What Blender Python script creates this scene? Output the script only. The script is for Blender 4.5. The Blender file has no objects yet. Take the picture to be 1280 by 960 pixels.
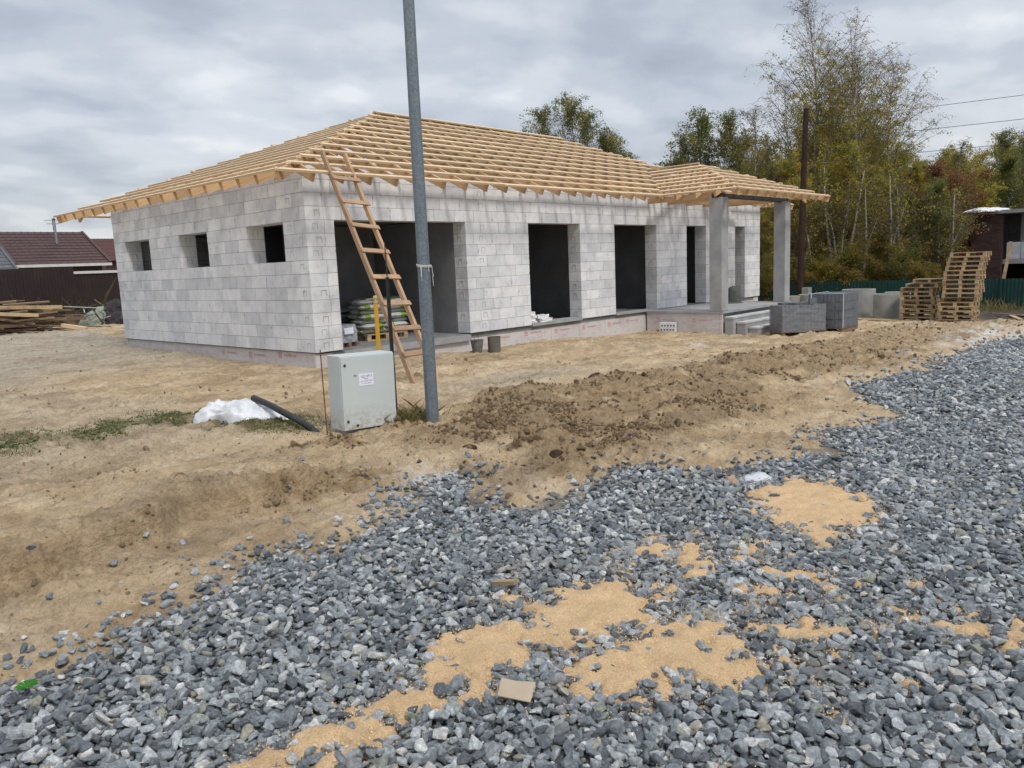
import bpy, bmesh, math, random
import numpy as np
from mathutils import Vector, Matrix, Euler
R=math.radians
scene=bpy.context.scene
COL=scene.collection
# ---------------------------------------------------------------- camera
cam=bpy.data.cameras.new('camera'); cam_o=bpy.data.objects.new('camera',cam); COL.objects.link(cam_o); scene.camera=cam_o
cam.sensor_width=36; cam.lens=27.32; cam.clip_end=2000; cam.clip_start=.05
cr=Vector((0.67293449,-0.73850239,-0.04211178)); cd=Vector((-0.13982083,-0.07108948,-0.9876216)); cf=Vector((0.7263672,0.67049274,-0.15109658))
cam_o.matrix_world=Matrix(((cr.x,-cd.x,-cf.x,0),(cr.y,-cd.y,-cf.y,0),(cr.z,-cd.z,-cf.z,1.5),(0,0,0,1)))
# ---------------------------------------------------------------- view
vs=scene.view_settings; vs.view_transform='Standard'; vs.look='None'; vs.gamma=1; vs.use_curve_mapping=False; vs.exposure=0.40
# ---------------------------------------------------------------- world: overcast sky
SUN_EL,SUN_AZ=R(52),R(256)      # azimuth measured from +X counter-clockwise to where the sun stands
world=bpy.data.worlds.new('World'); scene.world=world; world.use_nodes=True
wn=world.node_tree.nodes; wl=world.node_tree.links; wn.clear()
def N(t,nodes,**k):
    n=nodes.new(t)
    for a,b in k.items(): setattr(n,a,b)
    return n
def math_node(nodes,links,op,a,b=None,clamp=False):
    n=nodes.new('ShaderNodeMath'); n.operation=op; n.use_clamp=clamp
    for i,v in enumerate((a,b)):
        if v is None: continue
        if isinstance(v,(int,float)): n.inputs[i].default_value=v
        else: links.new(v,n.inputs[i])
    return n.outputs[0]
def ramp_node(nodes,links,fac,stops,interp='LINEAR'):
    n=nodes.new('ShaderNodeValToRGB'); n.color_ramp.interpolation=interp
    e=n.color_ramp.elements
    while len(e)>1: e.remove(e[-1])
    e[0].position=stops[0][0]; e[0].color=(*stops[0][1],1)
    for p,c in stops[1:]:
        x=e.new(p); x.color=(*c,1)
    links.new(fac,n.inputs[0]); return n.outputs[0]
def mixc(nodes,links,fac,a,b,mode='MIX'):
    n=nodes.new('ShaderNodeMix'); n.data_type='RGBA'; n.blend_type=mode
    for s,v in ((0,fac),(6,a),(7,b)):
        if isinstance(v,(int,float)): n.inputs[s].default_value=v
        elif isinstance(v,tuple): n.inputs[s].default_value=(*v,1)
        else: links.new(v,n.inputs[s])
    return n.outputs[2]
tc=N('ShaderNodeTexCoord',wn); sp=N('ShaderNodeSeparateXYZ',wn); wl.new(tc.outputs['Generated'],sp.inputs[0])
zz=math_node(wn,wl,'MAXIMUM',sp.outputs[2],0.0)
den=math_node(wn,wl,'ADD',zz,0.24)
cx=math_node(wn,wl,'DIVIDE',sp.outputs[0],den); cy=math_node(wn,wl,'DIVIDE',sp.outputs[1],den)
cb=N('ShaderNodeCombineXYZ',wn); wl.new(cx,cb.inputs[0]); wl.new(cy,cb.inputs[1])
mp=N('ShaderNodeMapping',wn); wl.new(cb.outputs[0],mp.inputs[0]); mp.inputs['Rotation'].default_value=(0,0,R(35)); mp.inputs['Scale'].default_value=(1.7,1.9,1); mp.inputs['Location'].default_value=(3.1,1.7,0)
n1=N('ShaderNodeTexNoise',wn); wl.new(mp.outputs[0],n1.inputs['Vector']); n1.inputs['Scale'].default_value=1.7; n1.inputs['Detail'].default_value=6; n1.inputs['Roughness'].default_value=.46; n1.inputs['Distortion'].default_value=.10
n2=N('ShaderNodeTexNoise',wn); wl.new(mp.outputs[0],n2.inputs['Vector']); n2.inputs['Scale'].default_value=.55; n2.inputs['Detail'].default_value=2
cl=math_node(wn,wl,'ADD',math_node(wn,wl,'MULTIPLY',n1.outputs[0],.62),math_node(wn,wl,'MULTIPLY',n2.outputs[0],.38))
# brighter near the horizon, heavier grey higher up
low=ramp_node(wn,wl,sp.outputs[2],[(0.0,(.10,)*3),(.16,(.045,)*3),(.45,(-.02,)*3)])
cl2=math_node(wn,wl,'ADD',cl,low)
ccol=ramp_node(wn,wl,cl2,[(.34,(.30,.335,.40)),(.45,(.37,.41,.48)),(.53,(.45,.49,.555)),(.60,(.54,.575,.63)),(.69,(.66,.685,.72)),(.82,(.78,.79,.80))],'EASE')
# warm pale band low on the left
warm=ramp_node(wn,wl,sp.outputs[2],[(0.0,(1.05,1.0,.90)),(.07,(1.02,1.0,.95)),(.18,(1,1,1))])
ccol=mixc(wn,wl,1.0,ccol,warm,'MULTIPLY')
up=ramp_node(wn,wl,sp.outputs[2],[(.42,(1,1,1)),(.75,(1.9,1.86,1.8)),(1.0,(2.1,2.05,2.0))])
ccol=mixc(wn,wl,1.0,ccol,up,'MULTIPLY')
bg=N('ShaderNodeBackground',wn); wl.new(ccol,bg.inputs[0]); bg.inputs[1].default_value=1.0
sky=N('ShaderNodeTexSky',wn); sky.sky_type='NISHITA'; sky.sun_disc=False; sky.sun_elevation=SUN_EL; sky.sun_rotation=R(90)-SUN_AZ
bg2=N('ShaderNodeBackground',wn); wl.new(sky.outputs[0],bg2.inputs[0]); bg2.inputs[1].default_value=.06
mx=N('ShaderNodeMixShader',wn); mx.inputs[0].default_value=.08; wl.new(bg.outputs[0],mx.inputs[1]); wl.new(bg2.outputs[0],mx.inputs[2])
wo=N('ShaderNodeOutputWorld',wn); wl.new(mx.outputs[0],wo.inputs[0])
# ---------------------------------------------------------------- sun through cloud
sl=bpy.data.lights.new('sun','SUN'); sl.energy=1.5; sl.angle=R(10); sl.color=(1,.95,.88)
so=bpy.data.objects.new('sun',sl); COL.objects.link(so)
sdir=Vector((math.cos(SUN_EL)*math.cos(SUN_AZ),math.cos(SUN_EL)*math.sin(SUN_AZ),math.sin(SUN_EL)))
so.rotation_euler=sdir.to_track_quat('Z','Y').to_euler(); so.location=(0,0,30)
scene.render.engine='CYCLES'

# ================================================================ numeric helpers
rng=np.random.default_rng(7); random.seed(5)
_P=np.random.default_rng(99).random(65536)
def vnoise(x,y,seed=0):
    xi=np.floor(x).astype(np.int64); yi=np.floor(y).astype(np.int64); fx=x-xi; fy=y-yi
    fx=fx*fx*fx*(fx*(fx*6-15)+10); fy=fy*fy*fy*(fy*(fy*6-15)+10)
    def h(a,b): return _P[((a*73856093)^(b*19349663)^(seed*83492791+12345))&65535]
    return (h(xi,yi)*(1-fx)+h(xi+1,yi)*fx)*(1-fy)+(h(xi,yi+1)*(1-fx)+h(xi+1,yi+1)*fx)*fy
def fbm(x,y,scale,octs=5,seed=0,rough=.5):
    s=0;a=1;t=0;c,sn=math.cos(.6),math.sin(.6)
    x=np.asarray(x,float)/scale; y=np.asarray(y,float)/scale
    for o in range(octs):
        s=s+a*vnoise(x,y,seed+o*7); t+=a; a*=rough; x,y=(x*c-y*sn)*2.03+11.3,(x*sn+y*c)*2.03+5.7
    return s/t
def ridged(x,y,scale,octs=4,seed=0): return 1-np.abs(fbm(x,y,scale,octs,seed)*2-1)
def sstep(a,b,x): t=np.clip((x-a)/(b-a),0,1); return t*t*(3-2*t)
def sdist(poly,x,y):
    """signed distance to a polygon, positive inside"""
    poly=np.array(poly,float); x=np.asarray(x,float).ravel(); y=np.asarray(y,float).ravel()
    d=np.full(x.shape,1e9); ins=np.zeros(x.shape,bool); n=len(poly)
    for i in range(n):
        ax,ay=poly[i]; bx,by=poly[(i+1)%n]; ex,ey=bx-ax,by-ay; L=ex*ex+ey*ey+1e-12
        t=np.clip(((x-ax)*ex+(y-ay)*ey)/L,0,1); d=np.minimum(d,(x-ax-t*ex)**2+(y-ay-t*ey)**2)
        c=((ay>y)!=(by>y))
        if ay!=by: ins^=c&(x<(bx-ax)*(y-ay)/(by-ay)+ax)
    d=np.sqrt(d); return np.where(ins,d,-d)
def ldist(line,x,y):
    """distance to a polyline and side (left positive)"""
    x=np.asarray(x,float).ravel(); y=np.asarray(y,float).ravel(); d=np.full(x.shape,1e9); sd=np.zeros(x.shape)
    for (ax,ay),(bx,by) in zip(line[:-1],line[1:]):
        ex,ey=bx-ax,by-ay; L=ex*ex+ey*ey; t=np.clip(((x-ax)*ex+(y-ay)*ey)/L,0,1); q=(x-ax-t*ex)**2+(y-ay-t*ey)**2
        s=np.sign(ex*(y-ay)-ey*(x-ax)); m=q<d; d=np.where(m,q,d); sd=np.where(m,s,sd)
    return np.sqrt(d),sd
# ================================================================ ground shape
GP=[(0,0,-.1),(8.3,12.7,-.3),(13.84,12.7,-.43),(20.2,12.6,-.61),(20.5,8.8,-.75),(24.5,8,-.82),(29,6,-1.0),(31,9.5,-1.02),(46,8,-1.8),(46,22,-1.8),(28,13,-.95),(21,9.6,-.64),
(8.3,21.7,-.22),(9,28,-.02),(10,38,.08),(23,3.7,-.72),(6,6.5,-.25),(1,4,-.12),(11.4,4,-.4),(4.5,8,-.2),(80,0,-2.4),(80,60,-2.4),(0,80,.2),(-60,0,.1),(0,-60,-.4),(60,90,-.8),(30,35,-.7),(28,23,-.7),(-8,15,.0),(12,-4,-.45),(-6,-4,0)]
def G0(x,y):
    x=np.asarray(x,float);y=np.asarray(y,float);num=0;den=0
    for a,b,c in GP:
        w=1/((x-a)**2+(y-b)**2+3.0)**2; num=num+w*c; den=den+w
    return num/den
GRAV=[(0.75,3.67),(0.95,3.74),(1.42,3.77),(1.98,3.95),(2.23,4.13),(2.67,4.02),(3.23,4.16),(3.9,4.89),(4.42,5.08),(4.44,4.51),(3.97,3.71),(4.55,3.73),(5.4,3.72),(5.59,3.21),(6.24,2.81),(6.89,2.79),(8.12,2.95),(9.47,2.64),(10.23,3.33),(11.41,3.94),(12.92,3.62),(17.98,3.98),(20.53,4.06),(22.67,3.46),(30,1.8),(34,-6),(20,-12),(-6,-9),(-7,1),(-1,3.3)]
SD=[[(1.13,2.28),(1.41,2.32),(1.51,2.37),(1.72,2.25),(1.87,2.28),(2.21,2.35),(2.39,2.27),(2.54,2.25),(2.56,2.48),(2.63,2.49),(2.69,2.34),(2.9,2.3),(3.18,2.2),(3.1,1.96),(2.86,1.9),(2.64,1.92),(2.39,1.99),(2.16,2.06),(1.99,2.08),(1.82,2.18),(1.67,2.19),(1.39,2.14),(1.27,2.11)],
[(2.37,1.81),(2.64,1.8),(2.98,1.76),(2.95,1.58),(2.74,1.43),(2.68,1.3),(2.51,1.41),(2.39,1.59),(2.19,1.71)],
[(5.07,2.43),(5.7,2.37),(5.89,2.14),(5.45,1.76),(4.97,1.45),(4.74,1.62),(4.32,1.65),(4.69,2.0)],
[(3.72,2.24),(3.9,2.19),(3.74,2.12)],[(4.0,1.99),(4.12,1.95),(4.01,1.87),(3.9,1.91)],[(3.68,0.93),(3.75,0.78),(3.78,0.54),(3.65,0.52),(3.61,0.75)]]
GRASS=[(2.14,9.12),(2.68,8.93),(3.34,8.95),(4.14,8.88),(4.21,7.56),(4.69,7.22),(5.09,7.81),(4.85,8.65),(4.55,9.72),(4.01,10.14),(3.11,9.75),(2.4,10.12),(-1.5,11),(-1.5,9)]
CUT=[(-1.5,4.5),(1.0,4.66),(1.45,4.72),(1.94,4.72),(2.23,5.05),(2.68,4.91),(3.38,5.05),(3.86,4.95)]
# mounds: x,y,long radius,short radius,angle,height
MND=[(6.3,5.95,.75,.45,40,.13),(5.6,4.65,.8,.35,60,.10),(8.08,5.79,1.0,.6,20,.16),(10.27,5.88,1.4,.6,5,.17),(12.93,5.9,1.8,.6,0,.22),(16.9,5.9,2.4,.7,0,.24),(20.75,5.3,2.5,.7,-8,.20),
(4.42,6.60,.34,.2,-30,.09),(4.94,4.0,.3,.22,10,.07),(3.53,4.93,.5,.2,0,.09),(4.4,4.55,.3,.2,40,.05),(5.25,5.95,.5,.25,40,.08),(6.2,4.15,.6,.3,10,.09),(7.9,4.3,1.0,.4,0,.12),(7.44,6.9,.8,.3,20,.08),
(2.9,4.95,.4,.15,10,.05),(6.6,5.2,.5,.4,0,.1),(9.3,4.9,.8,.4,0,.12),(24.5,4.6,2.2,.5,-10,.18),(5.0,5.6,.3,.2,0,.06)]
def moundfield(x,y):
    h=np.zeros(np.shape(x))
    for a,b,ra,rb,ang,hh in MND:
        c,s=math.cos(R(ang)),math.sin(R(ang)); u=((x-a)*c+(y-b)*s)/ra; v=(-(x-a)*s+(y-b)*c)/rb
        h=h+hh*np.exp(-(u*u+v*v))
    band=np.exp(-((y-5.5-.03*(x-8))/1.25)**2)*sstep(4.3,5.6,x)*sstep(30,22,x)
    h=h*(.55+.9*ridged(x*.45,y,.5,4,301)**2)
    h=h*np.where(x>9,.42,.42)+band*np.where(x>12,.45,.42)*(.10*sstep(.62,.92,ridged(x*.38+.25*y,y,.62,4,303))+.05*sstep(.6,.9,ridged(x*.6,y,.33,3,305)))
    return h
def zones(x,y):
    shp=np.shape(x); x=np.ravel(x); y=np.ravel(y)
    w=fbm(x,y,.35,4,3)-.5
    gd=sdist(GRAV,x,y)+w*.45
    grav=sstep(-.10,.10,gd)
    m=moundfield(x,y); moist=sstep(.012,.070,m*2.1+ (fbm(x,y,.45,4,21)-.5)*.10)
    far=sstep(9,14,np.hypot(x,y))
    gr=sstep(-.15,.35,sdist(GRASS,x,y)+(fbm(x,y,.5,5,31)-.5)*1.3)
    d,sd=ldist(CUT,x,y)
    up=np.where(sd>0,sstep(0,.10,d+w*.04),0)*sstep(3.9,3.1,x)*1.0
    return [a.reshape(shp) for a in (grav,m,moist,gr,up,d,sd,far,gd)]
def G(x,y,detail=True):
    x=np.asarray(x,float); y=np.asarray(y,float)
    z=G0(x,y)
    if not detail: return z
    grav,m,moist,gr,up,d,sd,far,gd=zones(x,y)
    r=np.hypot(x,y); fade=sstep(70,25,r)
    house=sstep(-.1,.25,np.maximum(np.maximum(8.32-x,x-27.45),np.maximum(12.72-y,y-21.7)))
    soil=1-grav
    h=m*soil
    # the field stands a hand above the flat wheel strip, cut off steeply along CUT
    band=np.exp(-((y-4.9)/1.1)**2)
    h+=up*.15*sstep(2.6,0.0,d)*soil
    # clods and lumps, rougher where soil was dug
    rough=np.clip(.25+moist*.65+up*sstep(1.2,.1,d)*.8,0,1.2)
    lump=np.abs(fbm(x,y,.16,4,43)*2-1)
    crust=.35+.65*sstep(.40,.60,fbm(x,y,.9,3,331))
    h+=soil*crust*((fbm(x,y,.085,4,47)-.5)*.062+(.5-np.abs(fbm(x,y,.15,4,49)*2-1))*.045+sstep(.57,.64,fbm(x,y,.12,3,335))*.020)
    # wheel ruts running along the yard
    for (rx,ry,dx_,dy_,wd) in ((9.5,8.3,.97,-.12,.16),(9.3,9.9,.97,-.12,.16),(3.0,6.6,.95,.28,.13),(2.8,7.9,.95,.28,.13)):
        v=(x-rx)*-dy_+(y-ry)*dx_+.12*np.sin(x*.8)
        h+=soil*(-.035*np.exp(-(v/wd)**2)+.02*np.exp(-((np.abs(v)-wd*1.8)/(wd*.5))**2))*(.4+.9*fbm(x,y,.7,3,341))
    h+=soil*rough*((ridged(x,y,.42,4,41)-.5)*.10+(.5-lump)*.05+(fbm(x,y,.075,4,45)-.5)*.065)
    h+=soil*((fbm(x,y,1.6,4,51)-.5)*.13+(fbm(x,y,.26,5,55)-.5)*.085+(.5-np.abs(fbm(x,y,.5,4,58)*2-1))*.03+(fbm(x,y,.7,3,57)-.5)*.05)
    # tyre lugs pressed across the dug soil
    for (ax,ay,bx,by) in ((7.6,4.75,12.6,4.55),(9.5,6.6,14.0,5.1),(2.6,5.35,4.6,5.45)):
        ex,ey=bx-ax,by-ay; L=math.hypot(ex,ey); u=((x-ax)*ex+(y-ay)*ey)/L; v=((x-ax)*-ey+(y-ay)*ex)/L
        on=sstep(0,.5,u)*sstep(L,L-.5,u)*sstep(.24,.17,np.abs(v))*soil
        h+=on*(-.05+.035*sstep(-.2,.4,np.sin((u+np.abs(v)*.7)*2*math.pi/.19)))
        h+=soil*sstep(0,.5,u)*sstep(L,L-.5,u)*.03*np.exp(-((np.abs(v)-.31)/.06)**2)
    h+=grav*(-.034+(fbm(x,y,1.1,3,61)-.5)*.05)
    return z+h*house*fade
# ================================================================ mesh helpers
def newmesh(name,V,F,mats=(),uv=None,midx=None,smooth=False,attr=None):
    me=bpy.data.meshes.new(name); V=np.asarray(V,np.float32)
    if isinstance(F,np.ndarray):
        n,k=F.shape
        me.vertices.add(len(V)); me.vertices.foreach_set('co',V.ravel()); me.loops.add(n*k); me.loops.foreach_set('vertex_index',F.astype(np.int32).ravel())
        me.polygons.add(n); me.polygons.foreach_set('loop_start',np.arange(0,n*k,k,dtype=np.int32)); 
        me.update(calc_edges=True)
    else:
        me.from_pydata(V.tolist(),[],F)
    if uv is not None:
        l=me.uv_layers.new(name='UVMap'); l.data.foreach_set('uv',np.asarray(uv,np.float32).ravel())
    for m in mats: me.materials.append(m)
    if midx is not None: me.polygons.foreach_set('material_index',np.asarray(midx,np.int32))
    if smooth: me.polygons.foreach_set('use_smooth',np.ones(len(me.polygons),bool))
    if attr:
        for k,(typ,dom,data) in attr.items():
            a=me.attributes.new(k,typ,dom); a.data.foreach_set({'FLOAT':'value','FLOAT_COLOR':'color','FLOAT_VECTOR':'vector','INT':'value'}[typ],np.asarray(data).ravel())
    me.validate(); me.update(); return me
def link(name,me,parent=None):
    o=bpy.data.objects.new(name,me); COL.objects.link(o)
    if parent is not None: o.parent=parent
    return o
def tag(o,label=None,cat=None,group=None,kind=None):
    if label: o['label']=label
    if cat: o['category']=cat
    if group: o['group']=group
    if kind: o['kind']=kind
    return o
def empty(name,loc=(0,0,0),rz=0,label=None,cat=None,group=None):
    o=bpy.data.objects.new(name,None); COL.objects.link(o); o.location=loc; o.rotation_euler=(0,0,rz); o.empty_display_size=.2
    return tag(o,label,cat,group)
def kids(o): return [c for c in bpy.data.objects if c.parent is o]
def copy_tree(o,parent=None):
    c=o.copy(); COL.objects.link(c)
    if parent is not None: c.parent=parent
    for ch in kids(o): copy_tree(ch,c)
    return c
class MB:
    """collects shapes; one mesh object when built"""
    def __init__(s): s.V=[];s.F=[];s.UV=[];s.M=[];s.T=[]
    def add(s,V,F,uv=None,mi=0,tint=None):
        b=len(s.V); s.V+=[tuple(v) for v in V]
        t=random.random() if tint is None else tint
        for i,f in enumerate(F):
            s.F.append([b+j for j in f]); s.M.append(mi); s.T.append(t)
            if uv: s.UV+=uv[i]
            else: s.UV+=[(V[j][0]+V[j][1],V[j][2]) for j in f]
        return s
    def hexa(s,c,du,dv,dw,mi=0,tint=None,uvo=None):
        """box: centre, three half-vectors"""
        c,du,dv,dw=map(Vector,(c,du,dv,dw)); P=[c+a*du+b*dv+g*dw for a in(-1,1) for b in(-1,1) for g in(-1,1)]
        lu,lv,lw=du.length*2,dv.length*2,dw.length*2
        o=uvo if uvo is not None else (random.random()*30,random.random()*30)
        q=lambda a,b:[(o[0],o[1]),(o[0]+a,o[1]),(o[0]+a,o[1]+b),(o[0],o[1]+b)]
        r=lambda a,b:[(o[0],o[1]),(o[0],o[1]+b),(o[0]+a,o[1]+b),(o[0]+a,o[1])]
        F=[[0,1,3,2],[4,6,7,5],[0,4,5,1],[2,3,7,6],[0,2,6,4],[1,5,7,3]]
        # u always runs along du where the face has it
        UV=[q(lw,lv),r(lw,lv),q(lu,lw),r(lu,lw),r(lu,lv),q(lu,lv)]
        if du.cross(dv).dot(dw)<0: F=[f[::-1] for f in F]; UV=[u[::-1] for u in UV]
        return s.add(P,F,UV,mi,tint)
    def box(s,x0,x1,y0,y1,z0,z1,mi=0,tint=None):
        c=((x0+x1)/2,(y0+y1)/2,(z0+z1)/2); dx,dy,dz=(x1-x0)/2,(y1-y0)/2,(z1-z0)/2
        if dy>=dx and dy>=dz: return s.hexa(c,(0,dy,0),(0,0,dz),(dx,0,0),mi,tint)
        if dz>=dx: return s.hexa(c,(0,0,dz),(dx,0,0),(0,dy,0),mi,tint)
        return s.hexa(c,(dx,0,0),(0,dy,0),(0,0,dz),mi,tint)
    def beam(s,p0,p1,w,h,up=(0,0,1),mi=0,tint=None):
        """bar from p0 to p1, width w sideways, height h along up"""
        p0,p1=Vector(p0),Vector(p1); d=(p1-p0); u=d.normalized(); sd=u.cross(Vector(up)).normalized(); n=sd.cross(u).normalized()
        return s.hexa((p0+p1)/2,d/2,sd*w/2,n*h/2,mi,tint)
    def tube(s,pts,rad,n=8,mi=0,cap=True,tint=None):
        pts=[Vector(p) for p in pts]; rad=rad if hasattr(rad,'__len__') else [rad]*len(pts)
        V=[];prev=None;L=0;vs=[]
        for i,p in enumerate(pts):
            d=(pts[min(i+1,len(pts)-1)]-pts[max(i-1,0)]).normalized()
            a=d.cross(Vector((0,0,1)) if abs(d.z)<.95 else Vector((1,0,0))).normalized() if prev is None else (prev-d*prev.dot(d)).normalized()
            prev=a; b=d.cross(a)
            V+=[p+(a*math.cos(2*math.pi*k/n)+b*math.sin(2*math.pi*k/n))*rad[i] for k in range(n)]
            if i: L+=(p-pts[i-1]).length
            vs.append(L)
        F=[];UV=[]
        for i in range(len(pts)-1):
            for k in range(n):
                k2=(k+1)%n; F.append([i*n+k,i*n+k2,(i+1)*n+k2,(i+1)*n+k]); c=2*math.pi*max(rad)/n
                UV.append([(vs[i],k*c),(vs[i],(k+1)*c),(vs[i+1],(k+1)*c),(vs[i+1],k*c)])
        if cap:
            F.append(list(range(n))[::-1]); UV.append([(.1,.1)]*n); F.append([len(V)-n+k for k in range(n)]); UV.append([(.1,.1)]*n)
        return s.add(V,F,UV,mi,tint)
    def lathe(s,c,prof,n=24,mi=0,cap=(True,True),tint=None,wob=0):
        V=[];F=[]
        for r,z in prof:
            for k in range(n):
                a=2*math.pi*k/n; rr=r*(1+wob*math.sin(3*a+z*9)*.5+wob*math.sin(7*a+1)*.5); V.append((c[0]+rr*math.cos(a),c[1]+rr*math.sin(a),c[2]+z))
        for i in range(len(prof)-1):
            for k in range(n): F.append([i*n+k,i*n+(k+1)%n,(i+1)*n+(k+1)%n,(i+1)*n+k])
        if cap[0]: F.append(list(range(n))[::-1])
        if cap[1]: F.append([len(V)-n+k for k in range(n)])
        return s.add(V,F,None,mi,tint)
    def build(s,name,mats,parent=None,smooth=False,bevel=0):
        if not isinstance(mats,(list,tuple)): mats=[mats]
        me=newmesh(name,s.V,s.F,mats,s.UV,s.M,False,{'tint':('FLOAT','FACE',s.T)})
        if smooth:
            me.polygons.foreach_set('use_smooth',np.ones(len(me.polygons),bool)); me.set_sharp_from_angle(angle=R(40))
        o=link(name,me,parent)
        if bevel:
            b=o.modifiers.new('bevel','BEVEL'); b.width=bevel; b.segments=1; b.limit_method='ANGLE'; b.angle_limit=R(50)
        return o
# ================================================================ materials
def mat(name,build,rough=.8,spec=.3):
    m=bpy.data.materials.new(name); m.use_nodes=True; nt=m.node_tree; n,l=nt.nodes,nt.links
    b=n['Principled BSDF']; b.inputs['Roughness'].default_value=rough; b.inputs['Specular IOR Level'].default_value=spec
    build(n,l,b); return m
def noise(n,l,vec,scale,detail=5,rough=.55,dist=0):
    t=n.new('ShaderNodeTexNoise'); t.inputs['Scale'].default_value=scale; t.inputs['Detail'].default_value=detail; t.inputs['Roughness'].default_value=rough; t.inputs['Distortion'].default_value=dist
    if vec is not None: l.new(vec,t.inputs['Vector'])
    return t.outputs[0]
def mapping(n,l,vec,scale=(1,1,1),loc=(0,0,0),rot=(0,0,0)):
    m=n.new('ShaderNodeMapping'); l.new(vec,m.inputs[0]); m.inputs['Scale'].default_value=scale; m.inputs['Location'].default_value=loc; m.inputs['Rotation'].default_value=rot; return m.outputs[0]
def bump(n,l,b,h,strength=.3,dist=.01):
    u=n.new('ShaderNodeBump'); u.inputs['Strength'].default_value=strength; u.inputs['Distance'].default_value=dist; l.new(h,u.inputs['Height']); l.new(u.outputs[0],b.inputs['Normal'])
def attr(n,name,typ='GEOMETRY'):
    a=n.new('ShaderNodeAttribute'); a.attribute_name=name; a.attribute_type=typ; return a
def geo(n): return n.new('ShaderNodeNewGeometry').outputs['Position']
def objc(n): return n.new('ShaderNodeTexCoord').outputs['Object']
def uvc(n): return n.new('ShaderNodeTexCoord').outputs['UV']
def mottled(name,a,b_,scale=6,rough=.8,spec=.3,bs=.2,bd=.005,c=None):
    def f(n,l,b):
        v=objc(n); x=noise(n,l,v,scale,6,.6); st=[(.3,a),(.7,b_)]+([(.8,c)] if c else [])
        l.new(ramp_node(n,l,x,st),b.inputs['Base Color']); bump(n,l,b,noise(n,l,v,scale*8,4),bs,bd)
    return mat(name,f,rough,spec)
def wood(name,c0,c1,c2,rough=.75,tintamt=.35,dirt=None):
    def f(n,l,b):
        v=mapping(n,l,uvc(n),(1.2,26,1)); x=noise(n,l,v,1.6,5,.6,.8)
        col=ramp_node(n,l,x,[(.25,c0),(.5,c1),(.75,c2)])
        t=attr(n,'tint').outputs['Fac']; k=math_node(n,l,'ADD',math_node(n,l,'MULTIPLY',t,tintamt),1-tintamt*.6)
        hs=n.new('ShaderNodeHueSaturation'); l.new(col,hs.inputs['Color']); l.new(k,hs.inputs['Value'])
        out=hs.outputs[0]
        # knots
        vo=n.new('ShaderNodeTexVoronoi'); vo.inputs['Scale'].default_value=2.2; l.new(mapping(n,l,uvc(n),(1,4,1)),vo.inputs['Vector'])
        kn=math_node(n,l,'LESS_THAN',vo.outputs['Distance'],.07); out=mixc(n,l,math_node(n,l,'MULTIPLY',kn,.55),out,(.16,.08,.035))
        if dirt:
            d=ramp_node(n,l,noise(n,l,geo(n),3.5,5,.65),[(.48,(0,0,0)),(.68,(1,1,1))]); out=mixc(n,l,math_node(n,l,'MULTIPLY',d,.6),out,dirt)
        l.new(out,b.inputs['Base Color']); bump(n,l,b,x,.25,.003)
    return mat(name,f,rough,.25)
M={}
M['pine']=wood('fresh_pine',(.58,.42,.26),(.70,.53,.34),(.78,.63,.44),tintamt=.24)
M['pine2']=wood('rafter_pine',(.44,.27,.14),(.58,.38,.20),(.66,.47,.28),tintamt=.35)
M['oldwood']=wood('weathered_wood',(.13,.085,.055),(.22,.15,.10),(.32,.23,.15),tintamt=.5,dirt=(.14,.11,.085))
M['ladderwood']=wood('ladder_wood',(.30,.18,.10),(.42,.27,.16),(.52,.36,.23),tintamt=.3,dirt=(.25,.19,.14))
M['palletwood']=wood('pallet_wood',(.28,.195,.11),(.42,.31,.18),(.54,.42,.27),tintamt=.6,dirt=(.2,.15,.1))
def f(n,l,b):
    v=geo(n); t=attr(n,'tint').outputs['Fac']
    base=ramp_node(n,l,t,[(0,(.61,.625,.65)),(.4,(.71,.72,.74)),(1,(.80,.805,.81))])
    s=ramp_node(n,l,noise(n,l,v,2.6,7,.66),[(.40,(1,1,1)),(.54,(.90,.90,.905)),(.70,(.74,.745,.755))])
    c=mixc(n,l,1,base,s,'MULTIPLY')
    s2=ramp_node(n,l,noise(n,l,mapping(n,l,v,(6,6,2)),2.2,5,.7),[(.5,(1,1,1)),(.75,(.80,.80,.82))]); c=mixc(n,l,.7,c,s2,'MULTIPLY')
    pk=ramp_node(n,l,noise(n,l,v,60,3,.7),[(.28,(.72,.72,.72)),(.4,(1,1,1))]); c=mixc(n,l,.5,c,pk,'MULTIPLY')
    l.new(c,b.inputs['Base Color']); bump(n,l,b,noise(n,l,v,70,4,.7),.35,.004)
M['block']=mat('aerated_block',f,.92,.15)
M['mortar']=mottled('joint_mortar',(.20,.20,.21),(.29,.29,.29),5,.95,.1)
M['pocket']=mottled('grip_pocket',(.40,.40,.40),(.55,.545,.54),5,.95,.1)
M['concrete']=mottled('cast_concrete',(.27,.275,.28),(.40,.40,.40),2.5,.9,.2,.3,.004,(.46,.46,.455))
M['tread']=mottled('toplit_tread',(.42,.425,.42),(.58,.58,.575),2.5,.85,.2,.2,.003)  # paler than the step concrete: light falling on the treads is put into the colour
M['concdark']=mottled('dark_concrete',(.16,.165,.165),(.27,.27,.265),2.8,.85,.25,.3,.004)  # darker grey concrete for the house floor
M['interior']=mottled('shaded_interior',(.15,.155,.17),(.23,.235,.245),1.5,.95,.1)  # much darker than the outer blocks, shade of the unlit rooms is in the colour
M['black']=mottled('black_plastic',(.012,.012,.013),(.03,.03,.032),9,.45,.4,.05)
M['felt']=mottled('bitumen_felt',(.03,.03,.033),(.06,.06,.063),9,.8,.2)
M['white']=mottled('white_plastic',(.62,.63,.66),(.80,.80,.82),4,.45,.4,.1)
M['paper']=mottled('white_paper',(.72,.72,.80),(.80,.80,.88),3,.7,.2,.02)
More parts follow.
